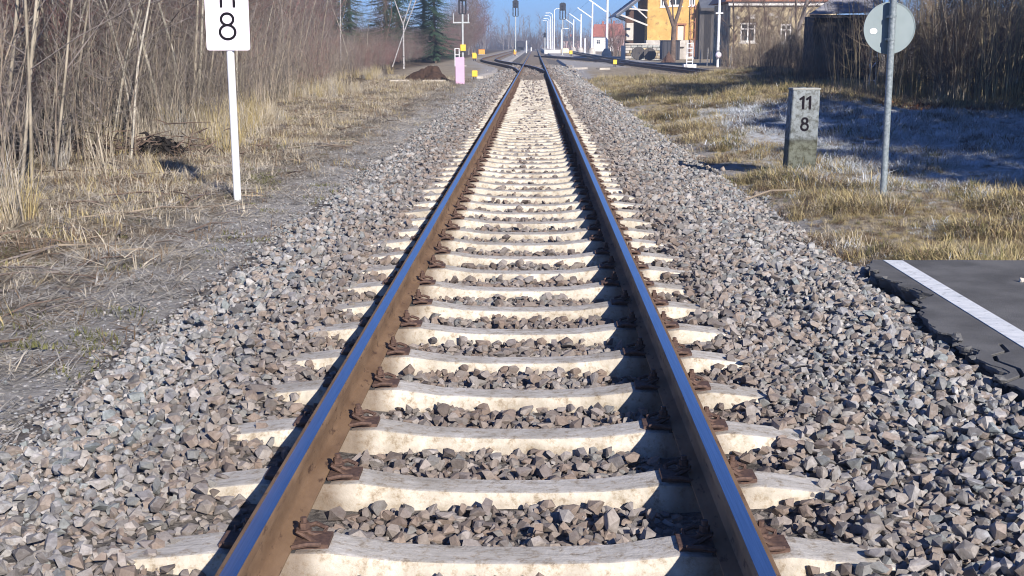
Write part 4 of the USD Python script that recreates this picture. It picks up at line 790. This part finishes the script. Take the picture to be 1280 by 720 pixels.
for _ in range(170):
    a = r3.uniform(0, 3.14); p = np.array([r3.normal(-0.35, 0.75), r3.normal(0, 0.3), abs(r3.normal(0, 0.16))]); L = r3.uniform(0.2, 0.8); d_ = np.array([math.cos(a), math.sin(a) * 0.6, r3.normal(0, 0.25)]) * L
    hb.tube([p - d_ / 2, p + r3.normal(0, 0.03, 3), p + d_ / 2], [0.012, 0.010, 0.004], 3, cap=False)
tag(obj('branches', hb, M['bark_brown'], bh), kind='stuff')
rc = MB()
for _ in range(150):
    d_ = r3.normal(size=3) * np.array([1, 0.7, 0.7]); d_ /= np.linalg.norm(d_); L = r3.uniform(0.06, 0.24); p = np.array([0.1, -0.1, 0.10]) + r3.normal(0, 0.09, 3) * np.array([1.5, 1, 0.8])
    rc.tube([p, p + d_ * L * 0.6 + r3.normal(0, 0.03, 3), p + d_ * L + np.array([0, 0, -0.05])], [0.040, 0.026, 0.006], 5, cap=False)
tag(obj('root_clump', rc, look('root_dark', (0.008, 0.007, 0.006), (0.02, 0.015, 0.012), 20), bh), kind='stuff')
for (p0, p1, lb) in (((2.55, 14.1, -0.36), (3.25, 14.5, -0.28), 'thin bare stick poking from the ballast edge right of the track'), ((-4.4, 12.1, -0.30), (-3.45, 13.2, -0.33), 'long dry stem lying on the ground before the white sign post'), ((-6.0, 17.0, -0.2), (-5.3, 15.8, -0.28), 'pale stripped branch leaning out of the left thicket')):
    p0, p1 = np.array(p0), np.array(p1); mid = (p0 + p1) / 2 + np.array([0.02, 0.05, 0.05]); tag(obj('stick', MB().tube([p0, mid, p1], [0.014, 0.011, 0.005], 5), M['bark_tan']), lb, 'stick')

# ------------------------------------------------------------------ yard: markers, cabinet, signals, lamps, masts, platform
def G(x, y): return float(gz(x, y))
pb = thing('marker_board', 'tall pinkish-white narrow board post at the left before the first signal', 'post', (-3.42, 57, G(-3.42, 57)))
obj('board', MB().cbox((-0.21, -0.04, 0.0), (0.21, 0.04, 1.27), 0.02), M['pink_board'], pb); obj('stake', MB().box((-0.04, 0.04, -0.2), (0.04, 0.1, 1.1)), M['galv'], pb)
def lantern(x, y, s, mat, label):
    t = thing('point_lantern', label, 'marker', (x, y, G(x, y)))
    obj('lantern_box', MB().cbox((-0.17 * s, -0.15 * s, 0.22 * s), (0.17 * s, 0.15 * s, 0.60 * s), 0.02), M[mat], t)
    obj('foot', MB().box((-0.11 * s, -0.1 * s, -0.1), (-0.03 * s, 0.1 * s, 0.22 * s)).box((0.03 * s, -0.1 * s, -0.1), (0.11 * s, 0.1 * s, 0.22 * s)), M['dark_metal'], t)
lantern(-3.1, 64.5, 0.85, 'yellow', 'yellow marker box on a dark foot right of the pink-white post')
lantern(6.3, 95, 0.9, 'yellow', 'yellow marker box in the dry grass right of the turnout')
lantern(-6.2, 127, 1.3, 'yellow', 'yellow marker box at the left beyond the first signal')
lantern(-6.9, 140, 1.3, 'yellow', 'smaller yellow box behind the left white barrier')
lantern(5.4, 182, 1.4, 'yellow', 'yellow marker box between the platform and the siding')
lantern(-3.2, 197, 1.5, 'yellow', 'yellow box at the foot of the middle signal')
lantern(-3.0, 187, 1.1, 'orange', 'orange box in front of the middle signal')
ob = thing('equipment_box', 'orange equipment cabinet at the far left of the branch track', 'cabinet', (-9.3, 215, G(-9.3, 215)))
obj('case', MB().cbox((-0.55, -0.4, 0.12), (0.55, 0.4, 0.95), 0.05), M['orange'], ob); obj('plinth', MB().box((-0.62, -0.47, -0.2), (0.62, 0.47, 0.117)), M['old_concrete'], ob); obj('lid', MB().cbox((-0.6, -0.45, 0.953), (0.6, 0.45, 1.03), 0.02), M['rust_red'], ob)
for q, (x0, y0, x1, y1, lb) in enumerate(((-2.95, 66, -2.5, 75, 'pale concrete duct covers beside the turnout on the left'), (4.6, 88, 5.4, 88.6, 'short pale concrete slab on the ground right of the turnout'), (-6.8, 57.2, -5.9, 57.5, 'white slab on the ground left of the soil heap'), (-5.3, 57.9, -4.2, 58.2, 'pale slab at the foot of the soil heap'), (2.6, 84, 3.6, 86, 'pale slab lying beside the right rail before the turnout'))):
    a = np.array([x0, y0]); b = np.array([x1, y1]); zz = G((x0 + x1) / 2, (y0 + y1) / 2)
    t = thing('concrete_slab', lb, 'slab', (0, 0, zz))
    n_ = 6 if q == 0 else (2 if q in (2, 3, 4) else 1)
    for i in range(n_):
        p0, p1 = lerp(a, b, i / n_ + 0.01), lerp(a, b, (i + 1) / n_ - 0.01); obj('slab', MB().beam((*p0, 0.06), (*p1, 0.06), 0.45, 0.14), M['stone_pale'], t)

def signal(x, y, post_h, head_h, head_w, label, frame=True, cross=None, ladder=False):
    z0 = G(x, y); t = thing('railway_signal', label, 'signal', (x, y, z0))
    obj('post', MB().tube([(0, 0, -0.3), (0, 0, post_h)], 0.06 + 0.0002 * y, 8), M['post_grey'], t, smooth=40)
    z1 = post_h; w = head_w / 2
    sh = Polygon([(-w, 0), (w, 0), (w, head_h * 0.86), (w * 0.45, head_h), (-w * 0.45, head_h), (-w, head_h * 0.86)])
    zf = head_h * 0.52 if frame else 0.0
    sh = affinity.translate(affinity.scale(sh, 1, 0.48 if frame else 1, origin=(0, 0)), 0, zf)
    obj('head', extr(sh, 0.12, facing(0, 0.0, z1)), M['signal_black'], t)
    for q in ((0.62, 0.80) if frame else (0.3, 0.7)):
        c = trimesh.creation.annulus(0.07, 0.10, 0.18, sections=12); c.apply_transform(trimesh.transformations.rotation_matrix(math.pi / 2, [1, 0, 0])); c.apply_translation((0, -0.2, z1 + head_h * q)); obj('hood', c, M['signal_black'], t)
    if frame:
        b = MB()
        fw = 0.045 + 0.0002 * y
        for sx in (-1, 1): b.box((sx * w * 0.85 - fw, -0.05, z1 + 0.06), (sx * w * 0.85 + fw, 0.05, z1 + zf))
        b.box((-w * 0.9, -0.047, z1 - 0.02), (w * 0.9, 0.047, z1 + 0.059)).box((-fw, -0.04, z1 + 0.06), (fw, 0.04, z1 + zf)); obj('frame', b, M['signal_black'], t)
    if cross is not None: obj('crossbar', MB().box((-0.75, -0.04, cross - 0.05), (0.55, 0.04, cross + 0.05)).box((-0.75, -0.03, cross), (-0.69, 0.03, cross + 0.7)).box((0.42, -0.04, cross + 0.05), (0.5, 0.04, cross + 0.66)), M['post_grey'], t)
    if ladder:
        b = MB()
        for sx in (-0.62, -0.28): b.tube([(sx, -0.1, 0), (sx, -0.1, 1.4)], 0.035, 6)
        for h in (0.45, 0.9, 1.4): b.tube([(-0.62, -0.1, h), (-0.28, -0.1, h)], 0.03, 6)
        obj('guard_frame', b, M['pole_white'], t); obj('relay_box', MB().cbox((-0.17, -0.3, 1.2), (0.25, -0.08, 1.7), 0.02), M['yellow'], t)
    obj('footing', MB().box((-0.3, -0.3, -0.4), (0.3, 0.3, 0.08)), M['stone_pale'], t); return t
signal(-5.65, 97, 4.05, 1.9, 0.62, 'light signal with black head and side arm, left behind the pink-white post', cross=3.4, ladder=True)
signal(-3.05, 196, 6.1, 2.55, 0.95, 'tall light signal with black head standing in the middle at the far turnout')
signal(4.45, 196, 5.6, 2.65, 1.0, 'light signal with pointed black head right of the platform lamps')
signal(2.1, 255, 3.5, 1.0, 0.55, 'low signal with small dark head at the left end of the platform', frame=False)
pf = thing('platform', 'low white island platform in the distance right of the main track', 'platform', (0, 0, 0))
obj('kerb', MB().cbox((1.95, 249, -0.5), (6.4, 249.8, 0.42), 0.02), M['wall_white'], pf); obj('slab', MB().box((1.98, 249.8, -0.5), (6.37, 380, 0.36)), M['stone_pale'], pf)
tag(obj('grit_bin', MB().cbox((5.2, 246, -0.3), (6.9, 247.2, 0.75), 0.2), M['cream']), 'rounded cream bin at the near end of the island platform', 'bin')
def lamp(x, y, h, side, label, z0=0.36, group=None):
    t = thing('platform_lamp', label, 'lamp', (x, y, z0), group=group)
    a = np.linspace(0, 1, 6); arm = [(side * 0.75 * math.sin(q * 1.4), 0, h + 0.45 * (1 - math.cos(q * 1.4)) * 0 + 0.35 * math.sin(q * 2.2)) for q in a]
    obj('post', MB().tube([(0, 0, -0.1), (0, 0, h)], [0.13, 0.09], 8), M['pole_white'], t, smooth=40); obj('arm', MB().tube(arm, 0.07, 6), M['pole_white'], t); e = arm[-1]
    obj('lamp_head', MB().cbox((min(0, side * 0.8) + e[0] - (0 if side > 0 else 0) - 0.0, -0.15, e[2] - 0.08), (max(0, side * 0.8) + e[0], 0.15, e[2] + 0.08), 0.03), M['pole_white'], t); return t
for i, (px, Yd) in enumerate(((692.6, 258), (690, 285), (688, 312), (686, 345), (684.5, 375))):
    lamp(P_(px, Yd), Yd, 8.2 if i == 0 else 8.0, 1 if i == 0 else -1, f'{ORD[i]} white lamp post of the row on the island platform')
lamp(P_(701.5, 262), 262, 4.2, 1, 'shorter white lamp post between the platform and the pointed signal')
for px, Yd, h, lb in ((658, 262, 2.8, 'short white post right of the dark wagon'), (731, 250, 3.0, 'short white post between the tall masts'), (664, 300, 1.3, 'stubby white post between the far tracks')):
    t = thing('white_post', lb, 'post', (P_(px, Yd), Yd, G(P_(px, Yd), Yd))); obj('post', MB().tube([(0, 0, -0.2), (0, 0, h)], 0.16, 8), M['pole_white'], t); obj('cap', MB().tube([(0, 0, h), (0, 0, h + 0.1)], 0.19, 8), M['galv'], t)
def mast(x, y, h, az, label):
    t = thing('line_mast', label, 'mast', (x, y, G(x, y)), group=None)
    obj('pole', MB().tube([(0, 0, -0.2), (0, 0, h)], [0.20, 0.15], 10), M['pole_white'], t, smooth=40)
    obj('bracket_arm', MB().beam((-0.15, 0, az), (-2.7, 0, az + 1.75), 0.17), M['pole_white'], t)
    obj('foundation', MB().tube([(0, 0, -0.3), (0, 0, 0.5), (0, 0, 1.0), (0, 0, 1.15)], [0.75, 0.72, 0.42, 0.3], 10), M['stone_pale'], t)
mast(10.6, 180, 11.0, 6.4, 'nearest and tallest white mast with slanting arm, left of the yellow house'); mast(10.55, 226, 9.3, 6.6, 'second white mast with slanting arm left of the tallest one')
mast(10.6, 283, 8.6, 7.0, 'third white mast with slanting arm in the row'); mast(10.7, 340, 8.6, 7.2, 'farthest white mast with slanting arm, next to the pointed signal')
wg = thing('rail_wagon', 'dark blue-black wagon end standing on the far left track', 'wagon', (-3.6, 300, -0.1))
obj('body', MB().cbox((-1.15, 0, 0.6), (1.15, 9, 2.5), 0.45), M['dark_metal'], wg); obj('underframe', MB().box((-1.0, 0.3, 0.15), (1.0, 8.7, 0.62)), M['signal_black'], wg)
for sx in (-1, 1): obj('buffer', MB().tube([(sx * 0.75, -0.35, 0.85), (sx * 0.75, 0, 0.85)], 0.18, 10), M['signal_black'], wg)
wl = [(8.0, 226, 6.6 + 1.7, 8.0, 180, 8.0)]
cv = [(-2.7 + 10.6, 180, 7.7), (7.5, 205, 7.3), (-2.7 + 10.55, 226, 7.9), (7.6, 255, 7.6), (7.9, 283, 8.3), (7.6, 312, 7.9), (8.0, 340, 8.5)]
tag(obj('overhead_wire', MB().tube(cv, 0.018, 4), M['dark_metal']), 'thin dark wire strung between the slanting mast arms', 'wire')

# ------------------------------------------------------------------ houses
def planks(parent, name, x0, x1, z0, z1, yf, w, mats, depth=0.05, r=r3):
    x = x0; i = 0
    while x < x1 - 0.02:
        e = min(x + w * r.uniform(0.8, 1.2), x1); obj(name, MB().box((x + 0.004, yf - depth - r.uniform(0, 0.012), z0), (e - 0.004, yf, z1)), mats[int(r.integers(0, len(mats)))], parent); x = e
def window(parent, x0, x1, z0, z1, yf, frame=0.12, cross=True, fm='wall_white', crossat=0.68):
    w = obj('window', MB().box((x0, yf - 0.05, z0), (x0 + frame, yf + 0.05, z1)).box((x1 - frame, yf - 0.05, z0), (x1, yf + 0.05, z1)).box((x0 + frame, yf - 0.047, z0), (x1 - frame, yf + 0.05, z0 + frame)).box((x0 + frame, yf - 0.047, z1 - frame), (x1 - frame, yf + 0.05, z1)), M[fm], parent)
    obj('pane', MB().box((x0 + frame, yf + 0.0, z0 + frame), (x1 - frame, yf + 0.02, z1 - frame)), M['glass_dark'], w)
    if cross:
        c = (x0 + x1) / 2; h = lerp(z0, z1, crossat); obj('glazing_bar', MB().box((c - frame * .4, yf - 0.03, z0 + frame), (c + frame * .4, yf - 0.002, z1 - frame)).box((x0 + frame, yf - 0.035, h - frame * .4), (x1 - frame, yf - 0.002, h + frame * .4)), M[fm], w)
    obj('sill', MB().box((x0 - 0.1, yf - 0.16, z0 - 0.12), (x1 + 0.1, yf + 0.05, z0 - 0.002)), M[fm], w)
YH = 150; yh = thing('yellow_house', 'ochre yellow station house with overhanging roof on the left side', 'house', (0, 0, 0))
def holed(x0, x1, z0, z1, yf, th, holes): return extr(sbox(x0, z0, x1, z1).difference(unary_union([sbox(*h) for h in holes])) if holes else sbox(x0, z0, x1, z1), th, facing(0, yf + th, 0))
wins = [(15.3, 5.95, 16.0, 7.6), (16.35, 6.05, 17.9, 7.6), (18.75, 6.05, 19.5, 7.6)]
obj('front_wall', holed(13.75, 19.9, 2.0, 8.6, YH, 0.3, [(a, b, c, d) for a, b, c, d in wins] + [(17.35, 1.98, 18.35, 3.75)]), M['plaster_yellow'], yh)
[obj('side_wall', MB().box((a_, YH + 0.3, 2.0), (a_ + 0.3, YH + 14, 8.6)), M['plaster_yellow'], yh) for a_ in (13.75, 19.6)]; obj('rear_wall', MB().box((13.75, YH + 14, 2), (19.9, YH + 14.3, 8.6)), M['plaster_yellow'], yh)
obj('gable', extr(Polygon([(13.75, 8.6), (19.9, 8.6), (16.8, 11.0)]), 0.3, facing(0, YH + 0.3, 0)), M['plaster_yellow'], yh)
obj('plinth', MB().box((13.65, YH - 0.12, 1.45), (17.3, YH + 14, 2.0)).box((13.6, YH - 0.1, -0.6), (19.95, YH + 14, 1.447)).box((18.4, YH - 0.12, 1.45), (19.97, YH + 14, 2.0)), M['stone_pale'], yh)
for a, b, c, d in wins: window(yh, a, c, b, d, YH + 0.08, 0.16)
dr = obj('door', MB().box((17.45, YH + 0.08, 2.0), (18.25, YH + 0.16, 3.65)), M['cream'], yh); obj('door_frame', MB().box((17.33, YH - 0.05, 1.6), (17.46, YH + 0.2, 3.78)).box((18.24, YH - 0.05, 1.6), (18.37, YH + 0.2, 3.78)).box((17.2, YH - 0.08, 3.782), (18.5, YH + 0.2, 4.0)), M['rust_red'], dr); obj('door_step', MB().box((17.35, YH - 0.5, 1.2), (18.35, YH - 0.125, 1.98)), M['stone_pale'], dr)
obj('cornice', MB().box((13.5, YH - 0.18, 8.3), (20.1, YH - 0.003, 8.6)), M['wall_white'], yh)
rf = MB(); rf.tm(trimesh.convex.convex_hull(np.array([(9.9, y_, 4.85 + k) for y_ in (YH - 1.2, YH + 15) for k in (0, 0.22)] + [(13.75, y_, 7.7 + k) for y_ in (YH - 1.2, YH + 15) for k in (0, 0.22)]))); obj('canopy_roof', rf, M['roof_grey'], yh)
obj('roof', MB().tm(trimesh.convex.convex_hull(np.array([(13.3, y_, 8.62 + k) for y_ in (YH - 0.7, YH + 15) for k in (0, 0.2)] + [(16.8, y_, 11.2 + k) for y_ in (YH - 0.7, YH + 15) for k in (0, 0.2)]))).tm(trimesh.convex.convex_hull(np.array([(20.4, y_, 8.62 + k) for y_ in (YH - 0.7, YH + 15) for k in (0, 0.2)] + [(16.8, y_, 11.21 + k) for y_ in (YH - 0.7, YH + 15) for k in (0, 0.2)]))), M['roof_dark'], yh)
obj('fascia', MB().beam((9.9, YH - 1.23, 4.78), (13.75, YH - 1.23, 7.62), 0.06, 0.26), M['roof_dark'], yh)
for q in (0.0, 5.0, 10.0):
    obj('canopy_strut', MB().beam((13.7, YH - 0.9 + q, 3.75), (10.3, YH - 0.9 + q, 5.05), 0.2), M['wood_pale'], yh); obj('canopy_beam', MB().beam((13.7, YH - 0.93 + q, 5.5), (11.3, YH - 0.93 + q, 5.75), 0.18), M['wood_pale'], yh); obj('canopy_brace', MB().beam((13.6, YH - 0.96 + q, 4.6), (11.9, YH - 0.96 + q, 6.1), 0.15), M['wood_pale'], yh)
sw = obj('shed_wall', MB().box((11.3, YH + 3, 0.5), (13.7, YH + 3.2, 5.6)), M['boards_brown'], yh); obj('shed_door', MB().box((11.45, YH + 2.9, 2.0), (12.3, YH + 2.99, 4.1)), M['wood_pale'], sw)
b = MB()
for sx in (18.95, 19.5): b.box((sx, YH - 0.35, 0.0), (sx + 0.09, YH - 0.26, 6.2))
for i in range(12): b.beam((18.99, YH - 0.3, 0.5 * i + 0.2), (19.55, YH - 0.3, 0.5 * i + (0.7 if i % 2 else 0.25)), 0.06)
t = thing('wall_ladder', 'rusty lattice ladder standing against the yellow house wall', 'ladder'); obj('lattice', b, M['rust_red'], t)
# loading ramp of rough stones in front
rp_ = thing('stone_ramp', 'rough stone loading ramp below the yellow house', 'wall', (0, 0, 0))
obj('core', MB().box((10.6, 142.2, -0.5), (15.6, 149.8, 1.35)), M['old_concrete'], rp_)
for rw in range(6):
    xx = 10.55
    while xx < 15.6:
        w = r3.uniform(0.4, 0.85); obj('stone', MB().cbox((xx, 142.0 + r3.uniform(-0.06, 0.06), -0.45 + rw * 0.31), (min(xx + w, 15.65) - 0.03, 142.35, -0.45 + rw * 0.31 + 0.29), 0.05), M[['stone_pale', 'old_concrete', 'plaster_old'][int(r3.integers(0, 3))]], rp_); xx += w
obj('coping', MB().cbox((10.5, 141.9, 1.42), (13.4, 143, 1.62), 0.04), M['stone_pale'], rp_)
def cable_drum(x, y, z, r_, label):
    t = thing('cable_drum', label, 'drum', (x, y, z))
    for s in (-0.35, 0.35):
        d_ = trimesh.creation.annulus(0.12, r_, 0.07, sections=24); d_.apply_transform(trimesh.transformations.rotation_matrix(math.pi / 2, [1, 0, 0])); d_.apply_translation((0, s, r_)); obj('flange', d_, M['boards_grey'], t)
    c = trimesh.creation.cylinder(r_ * 0.55, 0.66, sections=20); c.apply_transform(trimesh.transformations.rotation_matrix(math.pi / 2, [1, 0, 0])); c.apply_translation((0, 0, r_)); obj('core', c, M['dark_metal'], t)
cable_drum(P_(798, 138), 138, G(12, 138), 0.75, 'dark round cable drum before the stone ramp'); cable_drum(P_(812, 137), 137, G(13, 137), 0.68, 'second dark drum to the right at the foot of the stone ramp')
ct = thing('storage_container', 'dark navy storage box at the foot of the brown tree', 'container', (P_(838, 132), 132, G(14.5, 132))); obj('box', MB().cbox((-0.9, 0, 0.1), (1.0, 2.5, 2.1), 0.04), M['dark_metal'], ct); obj('lid', MB().cbox((-0.95, -0.05, 2.1), (1.05, 2.55, 2.2), 0.03), M['signal_black'], ct)
for i in range(5): obj('rib', MB().box((-0.75 + i * 0.38, -0.04, 0.2), (-0.68 + i * 0.38, -0.001, 2.05)), M['signal_black'], ct)
make_tree('brown_tree', ('bark_brown', 'bark_brown'), 'forked brown tree with thick trunk in front of the yellow house', 'tree', None, (P_(841, 128), 128, G(14.4, 128)), tree(r2, 10, 0.27, 2, 0.35, 0.55, fork=(3.6, [((-0.30, 0, 1), 7, 0.8), ((0.36, 0, 1), 7.5, 0.8), ((0.05, 0.3, 1), 5, 0.4)]), sides=7, nb=9))
heap(P_(836, 120), 120, 0.7, 0.6, 1.1, M['boards_brown'], 'brush_mound', 'reddish-brown mound in front of the navy storage box', 'heap', 12)
# grey timber house
gh = thing('grey_timber_house', 'dark grey timber building between the yellow house and the peeling stone house', 'house')
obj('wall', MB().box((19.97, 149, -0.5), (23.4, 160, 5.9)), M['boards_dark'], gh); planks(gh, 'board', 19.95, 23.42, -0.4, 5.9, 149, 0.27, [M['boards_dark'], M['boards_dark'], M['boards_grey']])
obj('roof', MB().tm(trimesh.convex.convex_hull(np.array([(19.94, 148.3, 5.6), (24, 148.3, 5.6), (19.94, 148.3, 5.8), (24, 148.3, 5.8), (19.94, 154, 8.9), (24, 154, 8.9), (19.94, 160, 5.8), (24, 160, 5.8)]))), M['roof_dark'], gh); obj('fascia', MB().box((19.95, 148.2, 5.45), (24.0, 148.29, 5.78)), M['boards_grey'], gh)
# peeling stone house
YS = 100; sh_ = thing('stone_house', 'pale peeling masonry house with white cross-framed windows behind bare bushes', 'house')
w1, w2 = (16.75, 1.65, 18.0, 3.2), (20.0, 1.6, 20.9, 3.1)
obj('front_wall', holed(15.9, 24.5, -0.5, 4.75, YS, 0.35, [w1, w2]), M['plaster_old'], sh_); [obj('side_wall', MB().box((a_, YS + 0.35, -0.5), (a_ + 0.35, YS + 9, 4.75)), M['plaster_old'], sh_) for a_ in (15.9, 24.15)]
for (a, b_, c, d_) in (w1, w2): window(sh_, a, c, b_, d_, YS + 0.12, 0.13)
obj('cornice', MB().box((15.7, YS - 0.25, 4.55), (24.7, YS - 0.003, 4.85)), M['wall_white'], sh_)
obj('roof', MB().tm(trimesh.convex.convex_hull(np.array([(15.4, YS - 0.5, 4.86), (25, YS - 0.5, 4.86), (15.4, YS + 9.5, 4.86), (25, YS + 9.5, 4.86), (17.5, YS + 4.5, 8.2), (23, YS + 4.5, 8.2)]))), M['rust_red'], sh_)
for k in range(34):                     # rubble stones showing through the plaster
    xx, zz = r3.uniform(16.0, 23.5), r3.uniform(-0.2, 4.3)
    if w1[0] - 0.4 < xx < w1[2] + 0.3 and w1[1] - 0.4 < zz < w1[3] + 0.3 or w2[0] - 0.4 < xx < w2[2] + 0.3 and w2[1] - 0.4 < zz < w2[3] + 0.3: continue
    m = lump(r3, 14, (r3.uniform(0.16, 0.34), 0.08, r3.uniform(0.12, 0.22))); m.apply_translation((xx, YS + 0.01, zz)); obj('rubble_stone', m, M[['stone_pale', 'plaster_old'][k % 2]], sh_)
# dark shed
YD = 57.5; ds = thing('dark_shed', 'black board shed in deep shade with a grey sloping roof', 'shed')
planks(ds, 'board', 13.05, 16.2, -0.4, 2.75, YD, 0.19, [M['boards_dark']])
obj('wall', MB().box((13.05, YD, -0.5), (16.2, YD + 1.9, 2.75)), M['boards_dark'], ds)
ns = 8
for i in range(ns):                     # roofing courses, each lapping over the one below
    y0_, y1_ = YD - 0.45 + i * 0.36, YD - 0.45 + (i + 1) * 0.36; z0_, z1_ = 2.80 + i * 0.205, 2.80 + (i + 1) * 0.205; in0, in1 = 0.36 * i, 0.36 * (i + 1)
    obj('roof_course', MB().tm(trimesh.convex.convex_hull(np.array([(12.75 + in0, y0_, z0_), (16.55 - in0 * 0.3, y0_, z0_ + 0.12), (12.75 + in0, y0_, z0_ + 0.05), (16.55 - in0 * 0.3, y0_, z0_ + 0.17), (12.75 + in1, y1_, z1_), (16.55 - in1 * 0.3, y1_, z1_ + 0.12), (12.75 + in1, y1_, z1_ + 0.025), (16.55 - in1 * 0.3, y1_, z1_ + 0.145)]))), M['roof_grey'], ds)
obj('rafter_end', MB().box((12.8, YD - 0.42, 2.66), (16.5, YD - 0.36, 2.79)), M['boards_grey'], ds)
# thin poles near the houses
xx = P_(897, 95); tp_ = thing('telegraph_pole', 'slim white pole with crossarm and white ball in front of the grey timber house', 'pole', (xx, 95, G(xx, 95)))
obj('pole', MB().tube([(0, 0, -0.2), (0, 0, 7.5)], 0.11, 8), M['pole_white'], tp_); obj('crossarm', MB().box((-0.28, -0.16, 4.05), (0.28, -0.10, 4.15)), M['pole_white'], tp_)
m = trimesh.creation.icosphere(2, 0.24); m.apply_translation((0, -0.3, 0.95)); obj('ball', m, M['white_paint'], tp_, smooth=True); obj('ball_bracket', MB().tube([(0, -0.05, 1.3), (0, -0.3, 1.25), (0, -0.3, 1.1)], 0.04, 6), M['galv'], tp_)
xx = P_(862, 93); sl_ = thing('step_ladder', 'white ladder frame on a white concrete base before the grey timber house', 'ladder', (xx, 93, G(xx, 93)), 0, 0.8); b = MB()
for sx in (-0.3, 0.26): b.box((sx, -0.04, 0.3), (sx + 0.07, 0.04, 2.3))
for i in range(5): b.box((-0.23, -0.03, 0.5 + i * 0.42), (0.26, 0.03, 0.57 + i * 0.42))
obj('frame', b, M['pole_white'], sl_); obj('base', MB().cbox((-0.6, -0.5, -0.1), (0.6, 0.5, 0.32), 0.04), M['wall_white'], sl_)
xx = P_(1091, 50); lm = thing('lattice_mast', 'white lattice mast half hidden behind the round sign', 'mast', (xx, 50, G(xx, 50))); b = MB()
for sx in (-0.15, 0.10): b.box((sx, -0.03, -0.2), (sx + 0.05, 0.03, 4.4))
for i in range(9): b.beam((-0.1, 0, 0.3 + i * 0.48), (0.1, 0, 0.3 + i * 0.48 + (0.24 if i % 2 else 0)), 0.04)
obj('lattice', b, M['pole_white'], lm)
for px, Yd, h in ((884, 102, 1.5), (888, 104, 1.2), (913, 98, 1.6), (875, 106, 1.3)):
    xx = P_(px, Yd); lb = {884: 'thin pale stake in the grass left of the slim white pole', 888: 'shortest pale stake beside the slim white pole', 913: 'pale stake before the peeling stone house', 875: 'pale leaning stake right of the white ladder frame'}[px]
    tag(obj('stake', MB().tube([(xx, Yd, G(xx, Yd) - 0.1), (xx + 0.05, Yd, G(xx, Yd) + h)], [0.05, 0.035], 6), M['wood_pale']), lb, 'stake')
tr_ = tree(r2, 9, 0.22, 3, 0.15, 0.6, nb=9); xx = P_(985, 90); make_tree('grey_tree', ('bark_grey', 'bark_grey'), 'grey bare tree at the right of the peeling stone house', 'tree', None, (xx, 90, G(xx, 90)), tr_)
for px, Yd, sc, kk, lb in ((918, 96, 0.8, 2, 'bare tangled tree at the left corner of the peeling stone house'), (957, 93, 0.7, 2, 'bare brown tree between the windows of the peeling stone house'), (938, 84, 0.6, 2, 'bare brown tree in front of the left window of the stone house'), (996, 80, 0.75, 2, 'bare brown tree close left of the dark shed')):
    xx = P_(px, Yd); copy(bare[kk], lb, (xx, Yd, G(xx, Yd)), 40 * kk, sc, 'bare trees before the stone house')
tr_ = tree(r2, 7, 0.16, 3, 0.1, 0.6, nb=10); xx = P_(768, 195); make_tree('dark_tree', ('bark_brown', 'bark_brown'), 'dark purple-brown bare tree between the tallest mast and the yellow house', 'tree', None, (xx, 195, G(xx, 195)), tr_)
s1, s2 = shrub(r2, 6.5, 1.2, 60, 14, rad=0.03, lean=0.25, twig_len=1.3); t = thing('dark_thicket', 'dark bare thicket left of the stone ramp', 'bush', (P_(769, 185), 185, G(12.4, 185))); tag(obj('stems', s1, M['bark_brown'], t), kind='stuff'); tag(obj('twigs', s2, M['bark_red'], t), kind='stuff')
# far houses
def far_house(x0, x1, y, h, rh, wall, roof, label):
    t = thing('far_house', label, 'house'); d_ = 8
    wn = [(x0 + 0.8 + i * 2.4, h * 0.45, x0 + 1.9 + i * 2.4, h * 0.78) for i in range(max(1, int((x1 - x0 - 0.6) / 2.4)))]
    obj('wall', holed(x0, x1, -0.4, h, y, 0.3, wn), M[wall], t); [obj('side_wall', MB().box((a_, y + 0.3, -0.4), (a_ + 0.3, y + d_, h)), M[wall], t) for a_ in (x0, x1 - 0.3)]
    for a, b_, c, e in wn: window(t, a, c, b_, e, y + 0.1, 0.12)
    obj('roof', MB().tm(trimesh.convex.convex_hull(np.array([(x0 - 0.5, y - 0.5, h), (x1 + 0.5, y - 0.5, h), (x0 - 0.5, y + d_ + 0.5, h), (x1 + 0.5, y + d_ + 0.5, h), (x0 + 0.3, y + d_ / 2, h + rh), (x1 - 0.3, y + d_ / 2, h + rh)]))), M[roof], t)
    obj('chimney', MB().box(((x0 + x1) / 2 - 0.3, y + d_ / 2 - 0.3, h + rh - 0.6), ((x0 + x1) / 2 + 0.3, y + d_ / 2 + 0.3, h + rh + 0.8)), M['roof_red'], t)
far_house(16.0, 21.5, 335, 3.6, 3.4, 'wall_white', 'roof_red', 'far white house with red roof behind the tallest mast')
far_house(21.3, 27.0, 372, 4.2, 3.6, 'wall_pink', 'roof_red', 'farther pinkish house with red roof beside the dark tree')
far_house(9.5, 17.2, 455, 3.0, 1.6, 'wall_pink', 'roof_dark', 'low pink building with dark roof at the end of the station yard')

# ------------------------------------------------------------------ air
hz = trimesh.creation.box((1100, 1700, 46)); hz.apply_translation((0, 700, 20.5))
haze_mat = usdkit.material(stage, '/World/Looks/haze_air', {'v': ('principled_volume', {'color': (0.70, 0.84, 1.0), 'density': 0.0008, 'anisotropy': 0.2})}, volume='v.volume')
tag(obj('haze', hz, haze_mat), 'pale morning haze over the whole line', 'haze', kind='stuff')
